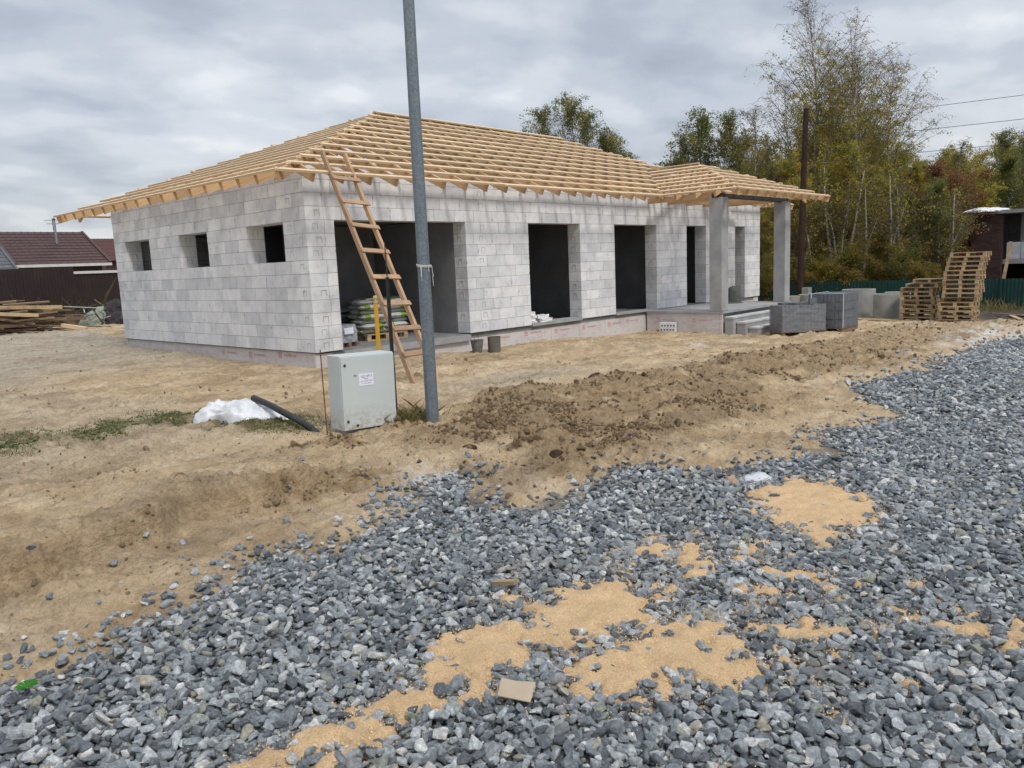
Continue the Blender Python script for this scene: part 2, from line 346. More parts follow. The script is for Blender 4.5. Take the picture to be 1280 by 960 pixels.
M['ink']=mottled('dark_ink',(.05,.05,.09),(.09,.09,.14),3,.8,.1,.0)
def f(n,l,b):
    v=geo(n); c=ramp_node(n,l,noise(n,l,v,2.5,6,.65),[(.3,(.52,.47,.47)),(.55,(.60,.565,.56)),(.8,(.50,.48,.47))])
    z=n.new('ShaderNodeSeparateXYZ'); l.new(v,z.inputs[0])
    c2=mixc(n,l,ramp_node(n,l,noise(n,l,mapping(n,l,v,(3,3,8)),1.5,5,.7),[(.5,(0,0,0)),(.72,(.5,.5,.5))]),c,(.35,.29,.22))
    l.new(c2,b.inputs['Base Color'])
M['xps']=mat('foam_board',f,.8,.2)
M['redprint']=mottled('red_print',(.55,.22,.24),(.60,.34,.35),20,.8,.1,0)
def f(n,l,b):
    v=uvc(n); x=noise(n,l,objc(n),9,4,.6); vo=n.new('ShaderNodeTexVoronoi'); vo.inputs['Scale'].default_value=60; l.new(objc(n),vo.inputs['Vector'])
    c=ramp_node(n,l,vo.outputs['Color'],[(.1,(.12,.15,.178)),(.9,(.20,.24,.268))]); c=mixc(n,l,ramp_node(n,l,x,[(.5,(0,0,0)),(.8,(.35,.35,.35))]),c,(.30,.30,.29))
    l.new(c,b.inputs['Base Color']); b.inputs['Metallic'].default_value=.35
M['galv']=mat('galvanised_steel',f,.55,.5)
def f(n,l,b):
    v=objc(n); s=n.new('ShaderNodeSeparateXYZ'); l.new(v,s.inputs[0]); c=ramp_node(n,l,noise(n,l,v,2.2,5,.6),[(.3,(.49,.54,.54)),(.7,(.54,.59,.585))])
    mud=math_node(n,l,'MULTIPLY',ramp_node(n,l,s.outputs[2],[(.0,(1,)*3),(.10,(.55,)*3),(.30,(0,)*3)]),ramp_node(n,l,noise(n,l,v,16,6,.75),[(.44,(0,)*3),(.58,(.8,)*3)]))
    c=mixc(n,l,mud,c,(.30,.225,.14)); sc=ramp_node(n,l,noise(n,l,mapping(n,l,v,(9,9,1.2)),3,5,.7),[(.60,(0,)*3),(.72,(.35,)*3)]); c=mixc(n,l,sc,c,(.40,.42,.40)); l.new(c,b.inputs['Base Color'])
M['cabinet']=mat('grey_enamel',f,.45,.45)
M['steel']=mottled('dull_steel',(.18,.21,.24),(.27,.30,.33),8,.55,.5)
M['dark']=mottled('dark_metal',(.03,.03,.033),(.06,.055,.05),8,.6,.4)
M['rust']=mottled('rusty_iron',(.10,.045,.02),(.16,.08,.045),18,.85,.2)
M['yellow']=mottled('yellow_paint',(.72,.36,.02),(.80,.44,.04),6,.5,.4,.05)
M['brass']=mottled('brass',(.5,.38,.14),(.65,.52,.25),6,.4,.5,.05)
def f(n,l,b):
    v=objc(n); c=ramp_node(n,l,noise(n,l,v,5,6,.7),[(.35,(.50,.52,.55)),(.5,(.64,.65,.67)),(.7,(.76,.765,.78))]); l.new(c,b.inputs['Base Color'])
    b.inputs['Transmission Weight'].default_value=0.0; b.inputs['Subsurface Weight'].default_value=.0
    bump(n,l,b,noise(n,l,v,14,5,.7,1.0),.5,.02)
M['bag']=mat('white_poly_sack',f,.38,.45)
def f(n,l,b):
    v=objc(n); c=ramp_node(n,l,noise(n,l,mapping(n,l,v,(2,2,9)),2,5,.7),[(.4,(.24,.25,.27)),(.7,(.42,.43,.46))]); l.new(c,b.inputs['Base Color']); bump(n,l,b,noise(n,l,mapping(n,l,v,(2,2,10)),3,5,.7),.6,.02)
    b.inputs['Alpha'].default_value=.42
M['film']=mat('stretch_film',f,.2,.6)
M['paver']=mottled('grey_paver',(.105,.115,.13),(.17,.18,.195),7,.85,.2,.3,.003)
M['ring']=mottled('ring_concrete',(.22,.225,.215),(.34,.34,.325),2.0,.9,.2,.3,.005)
M['fence_green']=mottled('green_sheet',(.004,.036,.029),(.008,.050,.040),1.2,.5,.4,.02)
M['fence_brown']=mottled('brown_sheet',(.022,.012,.013),(.034,.020,.020),1.2,.5,.4,.02)
M['roof_brown']=mottled('brown_metal_tile',(.045,.018,.016),(.068,.028,.025),1.5,.5,.4,.03)
M['roof_red']=mottled('red_metal_tile',(.065,.016,.012),(.09,.024,.018),1.5,.5,.4,.03)
M['trimwhite']=mottled('pale_trim',(.50,.50,.50),(.62,.62,.62),5,.6,.3,.05)
def f(n,l,b):
    bt=n.new('ShaderNodeTexBrick'); l.new(uvc(n),bt.inputs['Vector']); bt.inputs['Scale'].default_value=1; bt.inputs['Brick Width'].default_value=.26; bt.inputs['Row Height'].default_value=.077; bt.inputs['Mortar Size'].default_value=.006
    bt.inputs['Color1'].default_value=(.045,.025,.024,1); bt.inputs['Color2'].default_value=(.085,.045,.040,1); bt.inputs['Mortar'].default_value=(.06,.05,.05,1); l.new(bt.outputs[0],b.inputs['Base Color'])
M['brick']=mat('dark_brick',f,.85,.2)
M['tarpole']=mottled('tarred_pole_wood',(.030,.015,.011),(.055,.030,.022),5,.85,.2,.4)
def f(n,l,b):
    v=objc(n); w=mapping(n,l,v,(5,5,11)); x=noise(n,l,w,1.3,5,.75)
    c=ramp_node(n,l,x,[(.40,(.035,.033,.030)),(.47,(.42,.41,.38)),(.62,(.58,.57,.53))]); l.new(c,b.inputs['Base Color'])
M['birch']=mat('birch_bark',f,.85,.2)
M['bark']=mottled('grey_brown_bark',(.07,.055,.045),(.15,.125,.10),6,.9,.2,.4)
M['twig']=mottled('thin_twigs',(.085,.06,.055),(.14,.10,.09),3,.9,.1,0)
def leafmat(name,stops):
    def f(n,l,b):
        t=attr(n,'tint').outputs['Fac']; c=ramp_node(n,l,t,stops); l.new(c,b.inputs['Base Color'])
        tr=n.new('ShaderNodeBsdfTranslucent'); l.new(c,tr.inputs[0]); ms=n.new('ShaderNodeMixShader'); ms.inputs[0].default_value=.58
        o=n['Material Output']; l.new(b.outputs[0],ms.inputs[1]); l.new(tr.outputs[0],ms.inputs[2]); l.new(ms.outputs[0],o.inputs[0])
    return mat(name,f,.65,.25)
M['leafA']=leafmat('birch_leaves_autumn',[(0,(0.168,0.177,0.039)),(.35,(0.283,0.274,0.053)),(.7,(0.460,0.371,0.068)),(.9,(0.550,0.442,0.081)),(1,(0.530,0.247,0.062))])
M['leafB']=leafmat('green_leaves',[(0,(0.121,0.145,0.049)),(.5,(0.185,0.209,0.064)),(.9,(0.306,0.291,0.071)),(1,(0.419,0.338,0.081))])
M['leafC']=leafmat('rust_leaves',[(0,(0.156,0.072,0.042)),(.5,(0.228,0.096,0.050)),(1,(0.264,0.156,0.060))])
M['leafD']=leafmat('olive_leaves',[(0,(0.193,0.202,0.045)),(.5,(0.331,0.314,0.063)),(.85,(0.515,0.396,0.074)),(1,(0.550,0.368,0.092))])
M['leafO']=leafmat('shrub_leaves',[(0,(.13,.14,.035)),(.5,(.22,.21,.048)),(.85,(.33,.25,.055)),(1,(.36,.19,.05))])
M['grass']=leafmat('grass_blades',[(0,(.045,.085,.018)),(.6,(.085,.15,.03)),(.85,(.16,.19,.06)),(1,(.30,.26,.12))])
M['drygrass']=leafmat('dry_grass',[(0,(.10,.10,.03)),(.5,(.22,.19,.08)),(1,(.34,.28,.14))])
# soil
def f(n,l,b):
    v=geo(n); z=attr(n,'zone'); s=n.new('ShaderNodeSeparateColor'); l.new(z.outputs['Color'],s.inputs[0]); z2=attr(n,'zoneb'); s2=n.new('ShaderNodeSeparateColor'); l.new(z2.outputs['Color'],s2.inputs[0])
    n1=noise(n,l,v,1.3,8,.6); n2=noise(n,l,v,9,8,.68); n3=noise(n,l,v,55,5,.7)
    sand=ramp_node(n,l,n1,[(.30,(.41,.295,.175)),(.5,(.56,.43,.275)),(.68,(.67,.54,.385))])
    sand=mixc(n,l,.75,sand,ramp_node(n,l,n2,[(.28,(.56,.52,.47)),(.46,(.95,.94,.92)),(.56,(1.04,1.03,1.02)),(.74,(1.26,1.24,1.2))]),'MULTIPLY')
    moist=ramp_node(n,l,n2,[(.3,(.20,.14,.078)),(.5,(.33,.235,.135)),(.75,(.48,.36,.22))])
    c=mixc(n,l,math_node(n,l,'MULTIPLY',s.outputs[0],ramp_node(n,l,noise(n,l,v,3.2,6,.65),[(.32,(.35,)*3),(.48,(1,)*3)])),sand,moist)
    grey=ramp_node(n,l,n2,[(.3,(.32,.28,.225)),(.6,(.48,.425,.345)),(.75,(.58,.51,.42))])
    c=mixc(n,l,math_node(n,l,'MULTIPLY',s2.outputs[1],.85),c,grey)
    gg=ramp_node(n,l,n2,[(.35,(.085,.085,.035)),(.6,(.17,.145,.075)),(.8,(.30,.24,.15))])
    c=mixc(n,l,math_node(n,l,'MULTIPLY',s.outputs[1],ramp_node(n,l,noise(n,l,v,5,6,.7),[(.34,(.0,)*3),(.50,(.95,)*3)])),c,gg)
    # blotchy dark damp trails
    dt=ramp_node(n,l,noise(n,l,mapping(n,l,v,(.55,1.6,1),(0,0,0),(0,0,R(-28))),1.4,7,.68),[(.47,(0,)*3),(.66,(.7,)*3)]); c=mixc(n,l,dt,c,(.25,.188,.125))
    lime=ramp_node(n,l,n2,[(.35,(.50,.50,.50)),(.6,(.72,.72,.71))]); c=mixc(n,l,math_node(n,l,'MULTIPLY',s2.outputs[0],ramp_node(n,l,noise(n,l,v,2.6,6,.7),[(.45,(0,)*3),(.55,(1,)*3)])),c,lime)
    dk=ramp_node(n,l,n2,[(.3,(.05,.045,.038)),(.7,(.12,.10,.08))]); c=mixc(n,l,s2.outputs[2],c,dk)
    gu=ramp_node(n,l,n3,[(.3,(.06,.065,.07)),(.7,(.16,.165,.17))]); gu=mixc(n,l,ramp_node(n,l,n2,[(.55,(0,)*3),(.7,(.6,)*3)]),gu,(.40,.29,.17)); c=mixc(n,l,s.outputs[2],c,gu)
    c=mixc(n,l,.7,c,ramp_node(n,l,n3,[(.3,(.62,.60,.58)),(.5,(1,1,1)),(.7,(1.2,1.2,1.2))]),'MULTIPLY')
    l.new(c,b.inputs['Base Color'])
    vo=n.new('ShaderNodeTexVoronoi'); vo.inputs['Scale'].default_value=26; l.new(v,vo.inputs['Vector'])
    hh=math_node(n,l,'ADD',math_node(n,l,'ADD',math_node(n,l,'MULTIPLY',n2,.6),math_node(n,l,'MULTIPLY',n3,.35)),math_node(n,l,'MULTIPLY',vo.outputs['Distance'],-.22)); bump(n,l,b,hh,1.0,.075)
M['soil']=mat('sandy_soil',f,.95,.12)
def f(n,l,b):
    v=geo(n); a=noise(n,l,v,140,4,.75); c=ramp_node(n,l,a,[(.3,(.46,.29,.15)),(.45,(.62,.43,.24)),(.62,(.76,.57,.36)),(.75,(.85,.72,.52))])
    c=mixc(n,l,.6,c,ramp_node(n,l,noise(n,l,v,8,5,.6),[(.35,(.80,.76,.70)),(.6,(1.05,1.04,1.02))]),'MULTIPLY'); l.new(c,b.inputs['Base Color']); bump(n,l,b,a,.9,.012)
M['sawdust']=mat('sawdust',f,.95,.1)
def f(n,l,b):
    t=attr(n,'tint','INSTANCER').outputs['Fac']; v=objc(n)
    base=ramp_node(n,l,t,[(0,(.085,.095,.107)),(.2,(.14,.157,.172)),(.48,(.215,.238,.254)),(.72,(.31,.335,.348)),(.87,(.45,.47,.475)),(.935,(.62,.625,.615)),(.96,(.34,.31,.24)),(.985,(.20,.235,.20)),(1,(.62,.60,.57))])
    w=n.new('ShaderNodeVectorMath'); w.operation='ADD'; l.new(v,w.inputs[0]); cc=n.new('ShaderNodeCombineXYZ'); l.new(math_node(n,l,'MULTIPLY',t,91.0),cc.inputs[0]); l.new(cc.outputs[0],w.inputs[1])
    x=noise(n,l,w.outputs[0],1.6,6,.72); c=mixc(n,l,.85,base,ramp_node(n,l,x,[(.30,(.52,.52,.53)),(.5,(1,1,1)),(.66,(1.75,1.75,1.72))]),'MULTIPLY')
    vein=ramp_node(n,l,noise(n,l,mapping(n,l,w.outputs[0],(1,.35,2.2)),2.2,4,.6),[(.60,(0,)*3),(.68,(.55,)*3)]); c=mixc(n,l,vein,c,(.40,.42,.43))
    # sandy dust lying on some of them
    g=geo(n); nz=n.new('ShaderNodeNewGeometry'); dust=ramp_node(n,l,noise(n,l,g,2.4,5,.7),[(.56,(0,)*3),(.72,(.45,)*3)]); c=mixc(n,l,dust,c,(.36,.30,.23))
    l.new(c,b.inputs['Base Color']); bump(n,l,b,noise(n,l,w.outputs[0],4.5,5,.7),.5,.12)
M['stone']=mat('crushed_stone',f,.62,.4)
def f(n,l,b):
    t=attr(n,'tint','INSTANCER').outputs['Fac']; v=objc(n); base=ramp_node(n,l,t,[(0,(.15,.10,.058)),(.3,(.30,.21,.125)),(.7,(.40,.29,.18)),(1,(.55,.43,.30))])
    c=mixc(n,l,.8,base,ramp_node(n,l,noise(n,l,v,2.5,6,.7),[(.3,(.6,.58,.55)),(.6,(1.15,1.13,1.1))]),'MULTIPLY'); l.new(c,b.inputs['Base Color']); bump(n,l,b,noise(n,l,v,3.5,6,.75),.8,.25)
M['clod']=mat('soil_lump',f,.95,.1)
M['sawchip']=mottled('sawdust_chip',(.62,.43,.24),(.80,.62,.40),40,.95,.1,0)
M['cardboard']=mottled('cardboard',(.36,.29,.21),(.44,.365,.275),7,.9,.1,.1)
M['ice']=mottled('cloudy_plastic',(.42,.43,.46),(.60,.61,.64),6,.25,.5,.3,.01)
M['brickred']=mottled('brick_rubble',(.35,.22,.15),(.46,.32,.23),12,.9,.2)
M['canvas']=mottled('olive_grey_cover',(.085,.09,.075),(.13,.135,.115),6,.9,.2,.3)
M['wire']=mottled('cable',(.06,.06,.065),(.10,.10,.10),5,.7,.2,0)
M['rope']=mottled('pale_rope',(.45,.43,.40),(.6,.58,.54),30,.9,.1)
M['window']=mottled('dark_pane',(.02,.022,.025),(.03,.033,.036),3,.2,.6,0)
for k in ('mortar','interior','pocket'): pass
#PART2
# ================================================================ GROUND (one sheet, finer near the camera's side)
def ground():
    th0=math.atan2(.67049,.72637)
    a=np.concatenate([th0+np.linspace(-R(46),R(46),860), th0+R(46)+np.linspace(0,2*math.pi-R(92),90)[1:-1]])
    r=np.concatenate([[0.35,.8],np.geomspace(1.25,34,820),np.geomspace(34.6,420,70)])
    A,Q=np.meshgrid(a,r); X=Q*np.cos(A); Y=Q*np.sin(A); Z=G(X,Y)
    na,nr=len(a),len(r)
    V=np.stack([X.ravel(),Y.ravel(),Z.ravel()],1); V=np.vstack([V,[[0,0,float(G0(0,0))]]])
    i=np.arange(nr-1)[:,None]*na; j=np.arange(na)[None,:]; j2=(j+1)%na
    F=np.stack([(i+j).ravel(),(i+na+j).ravel(),(i+na+j2).ravel(),(i+j2).ravel()],1)
    F=F[:]
    grav,m,moist,gr,up,d,sd,far,gd=zones(X,Y)
    x=X;y=Y
    one=np.ones_like(X)
    moist=np.clip(moist+.45*sstep(.5,.05,d)*(x<3.5)+.35*sstep(.55,.75,fbm(x,y,1.1,4,71)),0,1)*(1-.55*sstep(13,30,np.hypot(x,y)))
    lime=np.exp(-(((x-21.6)/2.6)**2+((y-4.25)/.55)**2))+.8*np.exp(-(((x-16.9)/1.6)**2+((y-9.3)/.5)**2))*.5+.9*np.exp(-(((x-4.1)/.25)**2+((y-4.9)/.3)**2))*.6
    grey=np.clip(sstep(14,19,y)*(x<9)+.8*np.exp(-(((x-9.0)/2.2)**2+((y-8.2)/.6)**2))+.4*sstep(6.5,8.5,y)*sstep(5.0,4,x),0,1)
    dark=np.clip(sstep(27.5,31,x)*.9*sstep(8,5,y)+np.exp(-(((x-6.3)/1.4)**2+((y-23.5)/5)**2))*0+sstep(28.5,32,x)*.5,0,1)
    gcol=sstep(.02,.40,gd+(fbm(x,y,.2,4,311)-.5)*.3)
    Zc=np.stack([moist,gr,gcol,one],-1).reshape(-1,4); Zb=np.stack([lime,grey,dark,one],-1).reshape(-1,4)
    Zc=np.vstack([Zc,[[0,0,1,1]]]); Zb=np.vstack([Zb,[[0,0,0,1]]])
    me=newmesh('ground',V,F,[M['soil']],smooth=True,attr={'zone':('FLOAT_COLOR','POINT',Zc),'zoneb':('FLOAT_COLOR','POINT',Zb)})
    # close the small hole under the camera
    bm=bmesh.new(); bm.from_mesh(me); bm.verts.ensure_lookup_table(); c=bm.verts[len(V)-1]
    for k in range(na):
        try: bm.faces.new((c,bm.verts[k],bm.verts[(k+1)%na]))
        except ValueError: pass
    bm.normal_update(); bm.to_mesh(me); bm.free(); me.polygons.foreach_set('use_smooth',np.ones(len(me.polygons),bool))
    tag(link('ground',me),kind='structure')
ground()
def gz(x,y,detail=True): return float(G(np.array([x]),np.array([y]),detail)[0])
# ---------------------------------------------------------------- instanced loose stuff
def rock_proto(name,seed,m,n=15,flat=.62,facet=True):
    r=random.Random(seed); bm=bmesh.new(); el=r.uniform(1.0,1.45); fl=flat*r.uniform(.75,1.2)
    for _ in range(n):
        v=Vector((r.gauss(0,1),r.gauss(0,1),r.gauss(0,1))).normalized(); k=r.uniform(.82,1.12)
        # squarish crushed shape
        v=Vector([math.copysign(abs(c)**.75,c) for c in v]); bm.verts.new((v.x*k*el,v.y*k/el**.5,v.z*k*fl))
    ret=bmesh.ops.convex_hull(bm,input=bm.verts); bmesh.ops.delete(bm,geom=[v for v in bm.verts if not v.link_faces],context='VERTS')
    bmesh.ops.bevel(bm,geom=list(bm.edges),offset=.14,segments=1,affect='EDGES',clamp_overlap=True)
    me=bpy.data.meshes.new(name); bm.to_mesh(me); bm.free(); me.materials.append(m)
    me.polygons.foreach_set('use_smooth',np.zeros(len(me.polygons),bool))
    return bpy.data.objects.new(name,me)
def scatter(name,protos,P,rot,scl,tint,label,cat):
    c=bpy.data.collections.new(name+'_shapes')
    for o in protos: c.objects.link(o)
    me=newmesh(name,P,[],attr={'rotv':('FLOAT_VECTOR','POINT',rot),'sclv':('FLOAT_VECTOR','POINT',scl),'tint':('FLOAT','POINT',tint),'pick':('INT','POINT',(rng.integers(0,len(protos),len(P))).astype(np.int32))})
    o=link(name,me); ng=bpy.data.node_groups.new(name,'GeometryNodeTree')
    ng.interface.new_socket('Geometry',in_out='INPUT',socket_type='NodeSocketGeometry'); ng.interface.new_socket('Geometry',in_out='OUTPUT',socket_type='NodeSocketGeometry')
    n,l=ng.nodes,ng.links; gi=n.new('NodeGroupInput'); go=n.new('NodeGroupOutput'); ci=n.new('GeometryNodeCollectionInfo'); ci.inputs['Collection'].default_value=c; ci.inputs['Separate Children'].default_value=True; ci.inputs['Reset Children'].default_value=True
    ip=n.new('GeometryNodeInstanceOnPoints'); ip.inputs['Pick Instance'].default_value=True
    def na(nm,t):
        a=n.new('GeometryNodeInputNamedAttribute'); a.data_type=t; a.inputs['Name'].default_value=nm; return a.outputs['Attribute']
    e=n.new('FunctionNodeEulerToRotation'); l.new(na('rotv','FLOAT_VECTOR'),e.inputs[0])
    l.new(gi.outputs[0],ip.inputs['Points']); l.new(ci.outputs[0],ip.inputs['Instance']); l.new(na('pick','INT'),ip.inputs['Instance Index']); l.new(e.outputs[0],ip.inputs['Rotation']); l.new(na('sclv','FLOAT_VECTOR'),ip.inputs['Scale'])
    l.new(ip.outputs[0],go.inputs[0]); md=o.modifiers.new('scatter','NODES'); md.node_group=ng
    return tag(o,label,cat,kind='stuff')
TH0=math.atan2(.67049,.72637)
def jitter(r0,r1,s,half,off=0):
    xs=np.arange(-12,r1+1,s); X,Y=np.meshgrid(xs,xs); X=X+rng.uniform(-.48,.48,X.shape)*s+off; Y=Y+rng.uniform(-.48,.48,Y.shape)*s+off
    X=X.ravel();Y=Y.ravel(); r=np.hypot(X,Y); a=(np.arctan2(Y,X)-TH0+math.pi)%(2*math.pi)-math.pi
    k=(r>=r0)&(r<r1)&(np.abs(a)<half); return X[k],Y[k]
def sawmask(x,y):
    w=(fbm(x,y,.12,4,81)-.5)*.26+(fbm(x,y,.5,3,83)-.5)*.18
    d=np.full(np.shape(x),-9.)
    for p in SD[:5]: d=np.maximum(d,sdist(p,x,y))
    d2=sdist(SD[5],x,y)-.02
    rag=(fbm(x,y,.07,4,86)-.5)*.36
    faint=np.exp(-(((x-3.4)/1.3)**2+((y-1.3)/.7)**2))*.3+np.exp(-(((x-3.7)/.6)**2+((y-2.3)/.35)**2))*.3
    return np.maximum(np.maximum(d+w+rag+.0, d2+(fbm(x,y,.08,4,85)-.5)*.6),faint-.36+(fbm(x,y,.13,4,89)-.5)*.62)
stones=[rock_proto('stone',100+i,M['stone'],n=random.choice((11,13,16,20)),flat=random.choice((.5,.62,.75))) for i in range(14)]
PX=[];PY=[];PS=[];PL=[]
for r0,r1,s,half,sz,layer in ((.5,5.2,.029,R(74),.0185,0),(.5,5.2,.038,R(74),.0215,1),(5.2,10,.034,R(54),.0205,0),(5.2,10,.044,R(54),.0235,1),(10,17,.050,R(44),.027,0),(10,17,.060,R(44),.029,1),(17,32,.072,R(42),.038,0)):
    x,y=jitter(r0,r1,s,half); gd=sdist(GRAV,x,y)+(fbm(x,y,.35,4,3)-.5)*.45
    # thin out towards the edge and where sand shows through
    thin=fbm(x,y,.7,4,91); p=sstep(-.22,.28,gd)*(1-.85*np.exp(-(((x-4.35)/.8)**2+((y-3.95)/.42)**2)))
    p=p*np.where(gd<.45,sstep(.25,.45,thin),1.0)+.006*(gd>-1.0)
    if layer: p=p*sstep(.05,.45,gd)
    sm=sawmask(x,y); p=p*np.where(sm>-.02,.09+.75*sstep(.07,-.02,sm)+.10*sstep(.25,.05,sm),1)
    k=rng.random(len(x))<p; x,y,sm=x[k],y[k],sm[k]; n=len(x)
    PX.append(x);PY.append(y);PS.append(sz*np.clip(np.exp(rng.normal(-.03,.27,n)),.5,1.7)); PL.append(np.where(sm>0,.5,layer))
px=np.concatenate(PX);py=np.concatenate(PY);ps=np.concatenate(PS);pl=np.concatenate(PL)
hz=G(px,py); n=len(px)
hz=hz+ps*.35+np.where(pl==1,.018+rng.uniform(-.004,.012,n),rng.uniform(-.006,.010,n))
rot=np.stack([rng.normal(0,.38,n),rng.normal(0,.38,n),rng.uniform(0,6.283,n)],1)
sc=np.stack([ps*rng.uniform(.85,1.2,n),ps*rng.uniform(.85,1.15,n),ps*rng.uniform(.8,1.15,n)],1)
ti=rng.random(n)
wh=np.exp(-(((px-4.2)/.28)**2+((py-4.85)/.25)**2)); ti=np.where(rng.random(n)<wh*.8,.995,ti)
scatter('gravel',stones,np.stack([px,py,hz],1),rot,sc,ti,'blue grey crushed stone spread over the yard road','gravel')
print('STONES',n)
# soil lumps
clods=[rock_proto('clod',300+i,M['clod'],n=22,flat=.75) for i in range(6)]
PX=[];PY=[]
for r0,r1,s,half in ((3,9,.028,R(58)),(9,16,.05,R(42)),(16,30,.12,R(42))):
    x,y=jitter(r0,r1,s,half); grav,m,moist,gr,up,d,sd,far,gd=zones(x,y)
    p=(1-grav)*(.006+.05*(np.hypot(x,y)<9)*sstep(.42,.6,fbm(x,y,.6,4,98))+.75*moist*sstep(.42,.62,fbm(x,y,.4,4,95))+.45*sstep(.30,.0,d)*(x<3.6)*sstep(.4,.6,fbm(x,y,.3,3,97))+.10*sstep(.55,.7,fbm(x,y,.8,4,96)))
    p=p*((x<8.1)|(y<12.5)); k=rng.random(len(x))<p; PX.append(x[k]);PY.append(y[k])
px=np.concatenate(PX);py=np.concatenate(PY);n=len(px); ps=.0062*np.exp(rng.normal(0,.62,n))*(1+.05*np.hypot(px,py)); ps=np.clip(ps,.003,.045); mo=zones(px,py)[2]; ps=ps*np.where(rng.random(n)<.12,1.0,.5+.5*mo)
scatter('soil_lumps',clods,np.stack([px,py,G(px,py)+ps*.3],1),rng.uniform(0,6.28,(n,3)),np.repeat(ps[:,None],3,1),np.clip(rng.normal(.84-.34*mo,.15,n),0,1),'crumbled brown soil lumps over the dug sand','soil')
print('CLODS',n)
# sawdust drifts
def sawdust():
    s=.014; xs=np.arange(.9,6.2,s); ys=np.arange(.3,2.8,s); X,Y=np.meshgrid(xs,ys); sm=sawmask(X.ravel(),Y.ravel()).reshape(X.shape)
    Z=G(X,Y)-.012+.055*sstep(-.16,.07,sm)+(fbm(X,Y,.10,4,87)-.5)*.040+(fbm(X,Y,.03,3,88)-.5)*.014
    idx=np.arange(X.size).reshape(X.shape); q=np.stack([idx[:-1,:-1],idx[:-1,1:],idx[1:,1:],idx[1:,:-1]],-1).reshape(-1,4); keep=(sm.ravel()[q]>-.15).all(1); q=q[keep]
    used,inv=np.unique(q,return_inverse=True); V=np.stack([X.ravel(),Y.ravel(),Z.ravel()],1)[used]
    tag(link('sawdust',newmesh('sawdust',V,inv.reshape(-1,4),[M['sawdust']],smooth=True)),'orange sawdust spilled in long patches over the gravel','sawdust',kind='stuff')
sawdust()
x=rng.uniform(1.0,6.1,260000); y=rng.uniform(.3,2.75,260000); sm=sawmask(x,y); k=rng.random(len(x))<(.50*np.exp(-(np.abs(sm)/.07)**2)+.012*(sm>-.35)); x,y=x[k],y[k]; n=len(x); s_=rng.uniform(.0018,.0046,n)
chips=[rock_proto('chip',400+i,M['sawchip'],n=8,flat=.4) for i in range(3)]
scatter('sawdust_crumbs',chips,np.stack([x,y,G(x,y)+rng.uniform(.02,.052,n)],1),rng.uniform(0,6.28,(n,3)),np.repeat(s_[:,None],3,1),rng.random(n),'loose orange sawdust crumbs caught between the stones','sawdust')
# grass strip
def blades(name,X,Y,h,m,label,cat,w=.004,spread=.5):
    n=len(X); Z=G(X,Y)-.005; a=rng.uniform(0,6.283,n); hh=h*np.exp(rng.normal(0,.4,n)); lean=rng.uniform(0,spread,n)*hh; b=a+rng.uniform(-1,1,n)
    dx,dy=np.cos(a)*w,np.sin(a)*w; tx,ty=np.cos(b+1.57)*lean,np.sin(b+1.57)*lean
    V=np.stack([np.stack([X-dx,Y-dy,Z],1),np.stack([X+dx,Y+dy,Z],1),np.stack([X+dx*.7+tx*.45,Y+dy*.7+ty*.45,Z+hh*.6],1),np.stack([X+tx,Y+ty,Z+hh],1)],1).reshape(-1,3)
    F=np.arange(n*4).reshape(-1,4)
    return tag(link(name,newmesh(name,V,F,[m],attr={'tint':('FLOAT','FACE',rng.random(n))})),label,cat,kind='stuff')
x=rng.uniform(-1,5.4,200000); y=rng.uniform(7,10.6,200000)
d=sdist(GRASS,x,y); p=sstep(.42,.58,fbm(x,y,.45,5,31))*sstep(-.25,.2,d)*.5+.06*sstep(-.2,.3,d); k=rng.random(len(x))<p
blades('grass',x[k],y[k],.017,M['grass'],'low green grass creeping over the sand left of the cabinet','grass',.0045,1.2)
x=np.concatenate([rng.normal(5.62,.16,900),rng.normal(5.5,.25,300)]); y=np.concatenate([rng.normal(6.85,.14,900),rng.normal(7.3,.3,300)])
blades('dry_grass',x,y,.07,M['drygrass'],'dry grass tuft between the cabinet and the steel pole','grass',.003,1.4)
x=rng.uniform(33,37.5,9000); y=rng.uniform(-2,24,9000); k=rng.random(9000)<sstep(.4,.6,fbm(x,y,1.5,4,33)); x,y=x[k],y[k]
blades('weeds',x,y,.26,M['drygrass'],'tall dry weeds along the green fence','weeds',.012,.8)
# broad leaved weeds in the strip
lv=MB()
for _ in range(150):
    x=random.uniform(.9,4.9); y=random.uniform(8.0,9.8)
    if sdist(GRASS,[x],[y])[0]<-.1: continue
    z=gz(x,y)
    for k in range(random.randint(3,6)):
        a=random.uniform(0,6.28); L=random.uniform(.025,.06); w=L*.3; dx,dy=math.cos(a),math.sin(a); zt=random.uniform(.01,.035)
        lv.add([(x,y,z+.004),(x+dx*L*.5-dy*w,y+dy*L*.5+dx*w,z+zt),(x+dx*L,y+dy*L,z+zt*.7),(x+dx*L*.5+dy*w,y+dy*L*.5-dx*w,z+zt)],[(0,1,2,3)])
tag(lv.build('low_weeds',M['grass']),'small broad leaved weeds among the grass strip','weeds',kind='stuff')

